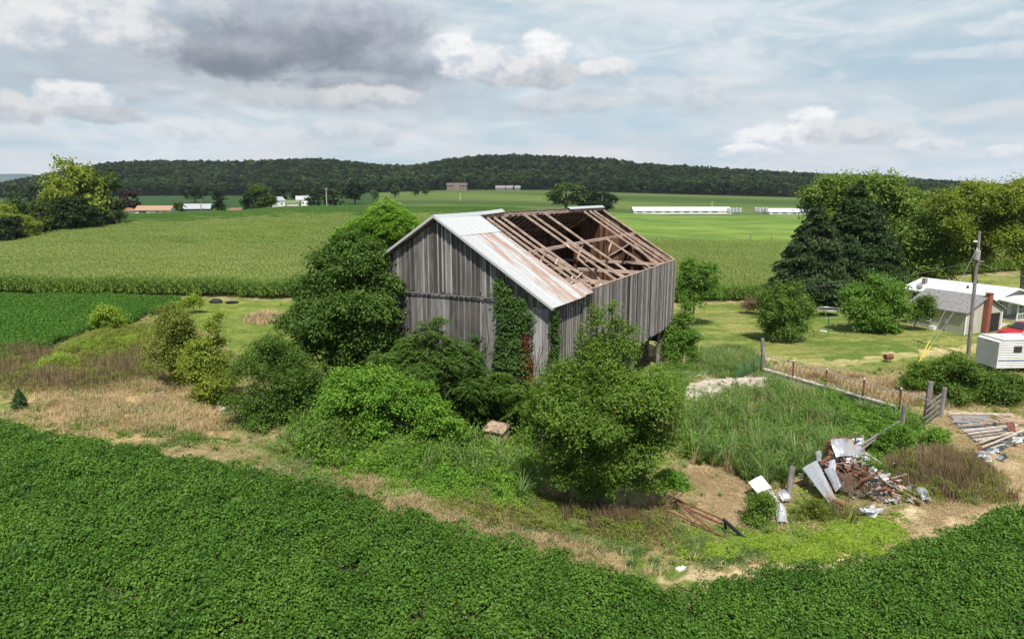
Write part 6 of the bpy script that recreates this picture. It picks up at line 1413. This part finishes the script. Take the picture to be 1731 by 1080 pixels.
g = G(1501, 612); r = empty('oil_tank', g, .2, 'small rusty tank standing at the edge of the lawn', 'tank'); mb = MB(); mb.tube([(-.35, 0, .5), (.35, 0, .5)], .26, 12); mb.build('tank_body', M['rust'], r)
for x_ in (-.22, .22): mb = MB(); mb.tube([(x_, 0, .3), (x_, 0, -.1)], .03, 5); mb.build('leg', M['rust'], r)
def build_walk():
    a = [G(1680, 549), G(1692, 554), G(1722, 541), G(1712, 538)]; mb = MB(); mb.add([(p.x, p.y, p.z+.05) for p in a]+[(p.x, p.y, p.z-.2) for p in a], [(0, 1, 2, 3), (0, 4, 5, 1), (1, 5, 6, 2), (2, 6, 7, 3), (3, 7, 4, 0)]); tag(mb.build('path', M['slab'], None), kind='structure')
build_walk()

# ---------------------------------------------------------------- red pickup truck
def build_truck():
    g_ = G(1712, 573); g_ = Vector((g_.x+1.0, g_.y, hz(g_.x+1, g_.y)))
    R = empty('pickup_truck', g_, math.pi+.30, 'red pickup truck parked in front of the garage', 'pickup truck')
    # local x forward, y left; length 5.4
    w = .95
    def loft(secs, name, mt, par=R):
        mb = MB(); n = len(secs[0]);
        for s in secs: mb.v += [tuple(p) for p in s]
        for i in range(len(secs)-1):
            for k in range(n): mb.f.append((i*n+k, i*n+(k+1) % n, (i+1)*n+(k+1) % n, (i+1)*n+k)); mb.mi.append(0)
        mb.f.append(tuple(range(n))[::-1]); mb.f.append(tuple((len(secs)-1)*n+k for k in range(n))); mb.mi += [0, 0]
        return mb.build(name, mt, par, False)
    def sec(x, z0, z1, ww, tp=.06): return [(x, -ww, z0), (x, -ww, z1-.18), (x, -ww+tp, z1-.04), (x, -ww+tp*2.4, z1), (x, ww-tp*2.4, z1), (x, ww-tp, z1-.04), (x, ww, z1-.18), (x, ww, z0)]
    loft([sec(-2.6, .55, 1.12, w-.04), sec(-2.5, .45, 1.16, w), sec(-.9, .42, 1.16, w), sec(.95, .42, 1.14, w), sec(1.4, .42, 1.12, w), sec(2.3, .45, 1.04, w-.02), sec(2.65, .5, .93, w-.10), sec(2.75, .5, .8, w-.16)], 'body', M['red_paint'])
    def csec(x, z1, ww, z0=1.12): return [(x, -ww, z0), (x, -ww+.16, z1-.06), (x, -ww+.26, z1), (x, ww-.26, z1), (x, ww-.16, z1-.06), (x, ww, z0)]
    loft([csec(-.95, 1.14, .86), csec(-.80, 1.70, .86), csec(-.2, 1.78, .87), csec(.35, 1.74, .87), csec(1.1, 1.16, .86)], 'cab', M['red_paint'])
    mb = MB(); mb.add([(.40, -.56, 1.71), (.40, .56, 1.71), (1.08, .72, 1.19), (1.08, -.72, 1.19), (.38, -.56, 1.69), (.38, .56, 1.69), (1.05, .72, 1.17), (1.05, -.72, 1.17)], [(0, 1, 2, 3)[::-1], (4, 5, 6, 7), (0, 4, 5, 1), (2, 6, 7, 3), (1, 5, 6, 2), (0, 3, 7, 4)])
    mb.v = [(x+.03, y, z+.035) for x, y, z in mb.v]; mb.build('windshield', M['glass'], R)
    for sg in (-1, 1):
        mb = MB(); mb.hexa([(-.72, sg*.83, 1.2), (.72, sg*.83, 1.2), (.72, sg*.85, 1.2), (-.72, sg*.85, 1.2), (-.66, sg*.735, 1.62), (.34, sg*.735, 1.64), (.34, sg*.755, 1.64), (-.66, sg*.755, 1.62)]); mb.build('side_window', M['glass'], R)
        mb = MB(); mb.box(.75, .95, sg*1.0-.06, sg*1.0+.06, 1.15, 1.32); mb.build('mirror', M['black'], R)
        mb = MB(); mb.box(2.60, 2.74, sg*.66-.14, sg*.66+.14, .72, .86); mb.build('headlight', M['silo'], R)
    mb = MB(); mb.box(2.70, 2.80, -.5, .5, .64, .84); mb.build('grille', M['black'], R)
    mb = MB(); mb.box(2.68, 2.9, -.85, .85, .42, .60); mb.build('bumper', M['silo'], R)
    mb = MB(); mb.box(-2.45, -1.0, -.8, .8, 1.163, 1.175); mb.build('bed', M['black'], R)
    for x_ in (-1.7, 1.75):
        for sg in (-1, 1):
            mb = MB(); mb.tube([(x_, sg*.72, .36), (x_, sg*.98, .36)], .37, 18); ty = mb.build('wheel', M['black'], R); mb = MB(); mb.tube([(x_, sg*.97, .36), (x_, sg*1.0, .36)], .2, 12); mb.build('rim', M['silo'], ty)
build_truck()

# ---------------------------------------------------------------- travel trailer
def build_trailer():
    a = G(1646, 621); b = G(1699, 640)
    d = (b-a); d.z = 0; d.normalize(); ang = math.atan2(d.y, d.x); # d: across the end wall, left to right
    R = empty('travel_trailer', (a.x, a.y, hz(a.x, a.y)), ang, 'white travel trailer with ribbed siding parked at the right edge', 'trailer')
    # local x across (0..2.5), local y runs away along the body (0..8)
    Wd, Ln, z0, z1 = 2.5, 8.2, .55, 2.95
    m, t, bb = mat('ribbed_siding', (.62, .62, .61), .45, 0, .4); co = t.new('ShaderNodeTexCoord').outputs['Object']
    X_, Y_, Z_ = t.xyz(co); wv = t.m('SINE', t.m('MULTIPLY', Z_, 44.)); bump(t, bb, wv, .8, .02)
    t.L.new(t.mix(t.ss(t.noise(co, .8, 5), .35, .7), (.56, .56, .54), (.66, .66, .65)), bb.inputs['Base Color'])
    prof = [(0, 0.35+z0), (0.0, z0), (Ln, z0), (Ln, z1-.2), (Ln-.25, z1), (.25, z1), (0, z1-.18)]
    mb = MB(); n = len(prof); vs = [(0, y, z) for y, z in prof]+[(Wd, y, z) for y, z in prof]
    mb.add(vs, [tuple(range(n)), tuple(range(2*n-1, n-1, -1))]+[(i, i+n, (i+1) % n+n, (i+1) % n) for i in range(n)]); mb.build('body', m, R)
    mb = MB(); mb.box(-.03, Wd+.03, .2, Ln-.2, z1+.003, z1+.05); mb.build('roof', plain('trailer_roof', (.50, .49, .47), .8, 0, .15, .7), R)
    mb = MB(); mb.box(.8, 1.7, 3.3, 4.1, z1+.053, z1+.33); mb.box(.85, 1.65, 3.35, 4.05, z1+.33, z1+.36); mb.build('air_conditioner', M['white'], R)
    mb = MB(); mb.box(1.0, 1.4, 5.4, 5.9, z1+.053, z1+.14); mb.build('roof_vent', M['white'], R)
    mb = MB(); mb.box(1.0, 1.4, 1.2, 1.7, z1+.053, z1+.12); mb.build('roof_vent', M['white'], R)
    for k in range(3): mb = MB(); mb.box(.9+k*.28, 1.02+k*.28, -.03, 0.03, z1-.32, z1-.25); mb.build('marker_light', M['rust'], R)
    for (y0, y1, za, zb) in ((1.3, 2.0, 1.9, 2.4), (4.8, 6.0, 1.8, 2.4), (6.6, 7.4, 1.8, 2.4)):
        mb = MB(); mb.box(Wd+.004, Wd+.03, y0, y1, za, zb); mb.build('window', M['glass'], R)
    mb = MB(); mb.box(Wd+.004, Wd+.035, 2.9, 3.6, .75, 2.65); dr = mb.build('door', M['white'], R); mb = MB(); mb.box(Wd+.036, Wd+.05, 3.05, 3.4, 1.9, 2.4); mb.build('pane', M['glass'], dr)
    mb = MB(); mb.box(Wd+.003, Wd+.012, .1, 2.85, 1.15, 1.24); mb.box(Wd+.003, Wd+.012, 3.65, Ln-.1, 1.15, 1.24); mb.build('blue_stripe', plain('blue_stripe', (.10, .20, .36)), R)
    for y_ in (3.9, 4.75):
        for x_ in (.1, Wd-.32): mb = MB(); mb.tube([(x_, y_, .35), (x_+.22, y_, .35)], .35, 16); mb.build('wheel', M['black'], R)
    mb = MB(); mb.beam((Wd/2, .1, .5), (Wd/2, -1.1, .5), .12, .1); mb.build('tow_bar', M['black'], R)
build_trailer()

# ---------------------------------------------------------------- air
hb = MB(); hb.box(-9500, 9500, -60, 9000, -35, 330)
hm = bpy.data.materials.new('haze'); hm.use_nodes = True; ht = NT(hm.node_tree); ht.N.clear()
ho = ht.new('ShaderNodeOutputMaterial'); pv = ht.new('ShaderNodeVolumePrincipled'); pv.inputs['Density'].default_value = HAZE
pv.inputs['Color'].default_value = (.80, .88, 1, 1); pv.inputs['Anisotropy'].default_value = .2
ht.L.new(pv.outputs[0], ho.inputs['Volume'])
if HAZE > 0: tag(hb.build('haze', hm), kind='stuff')
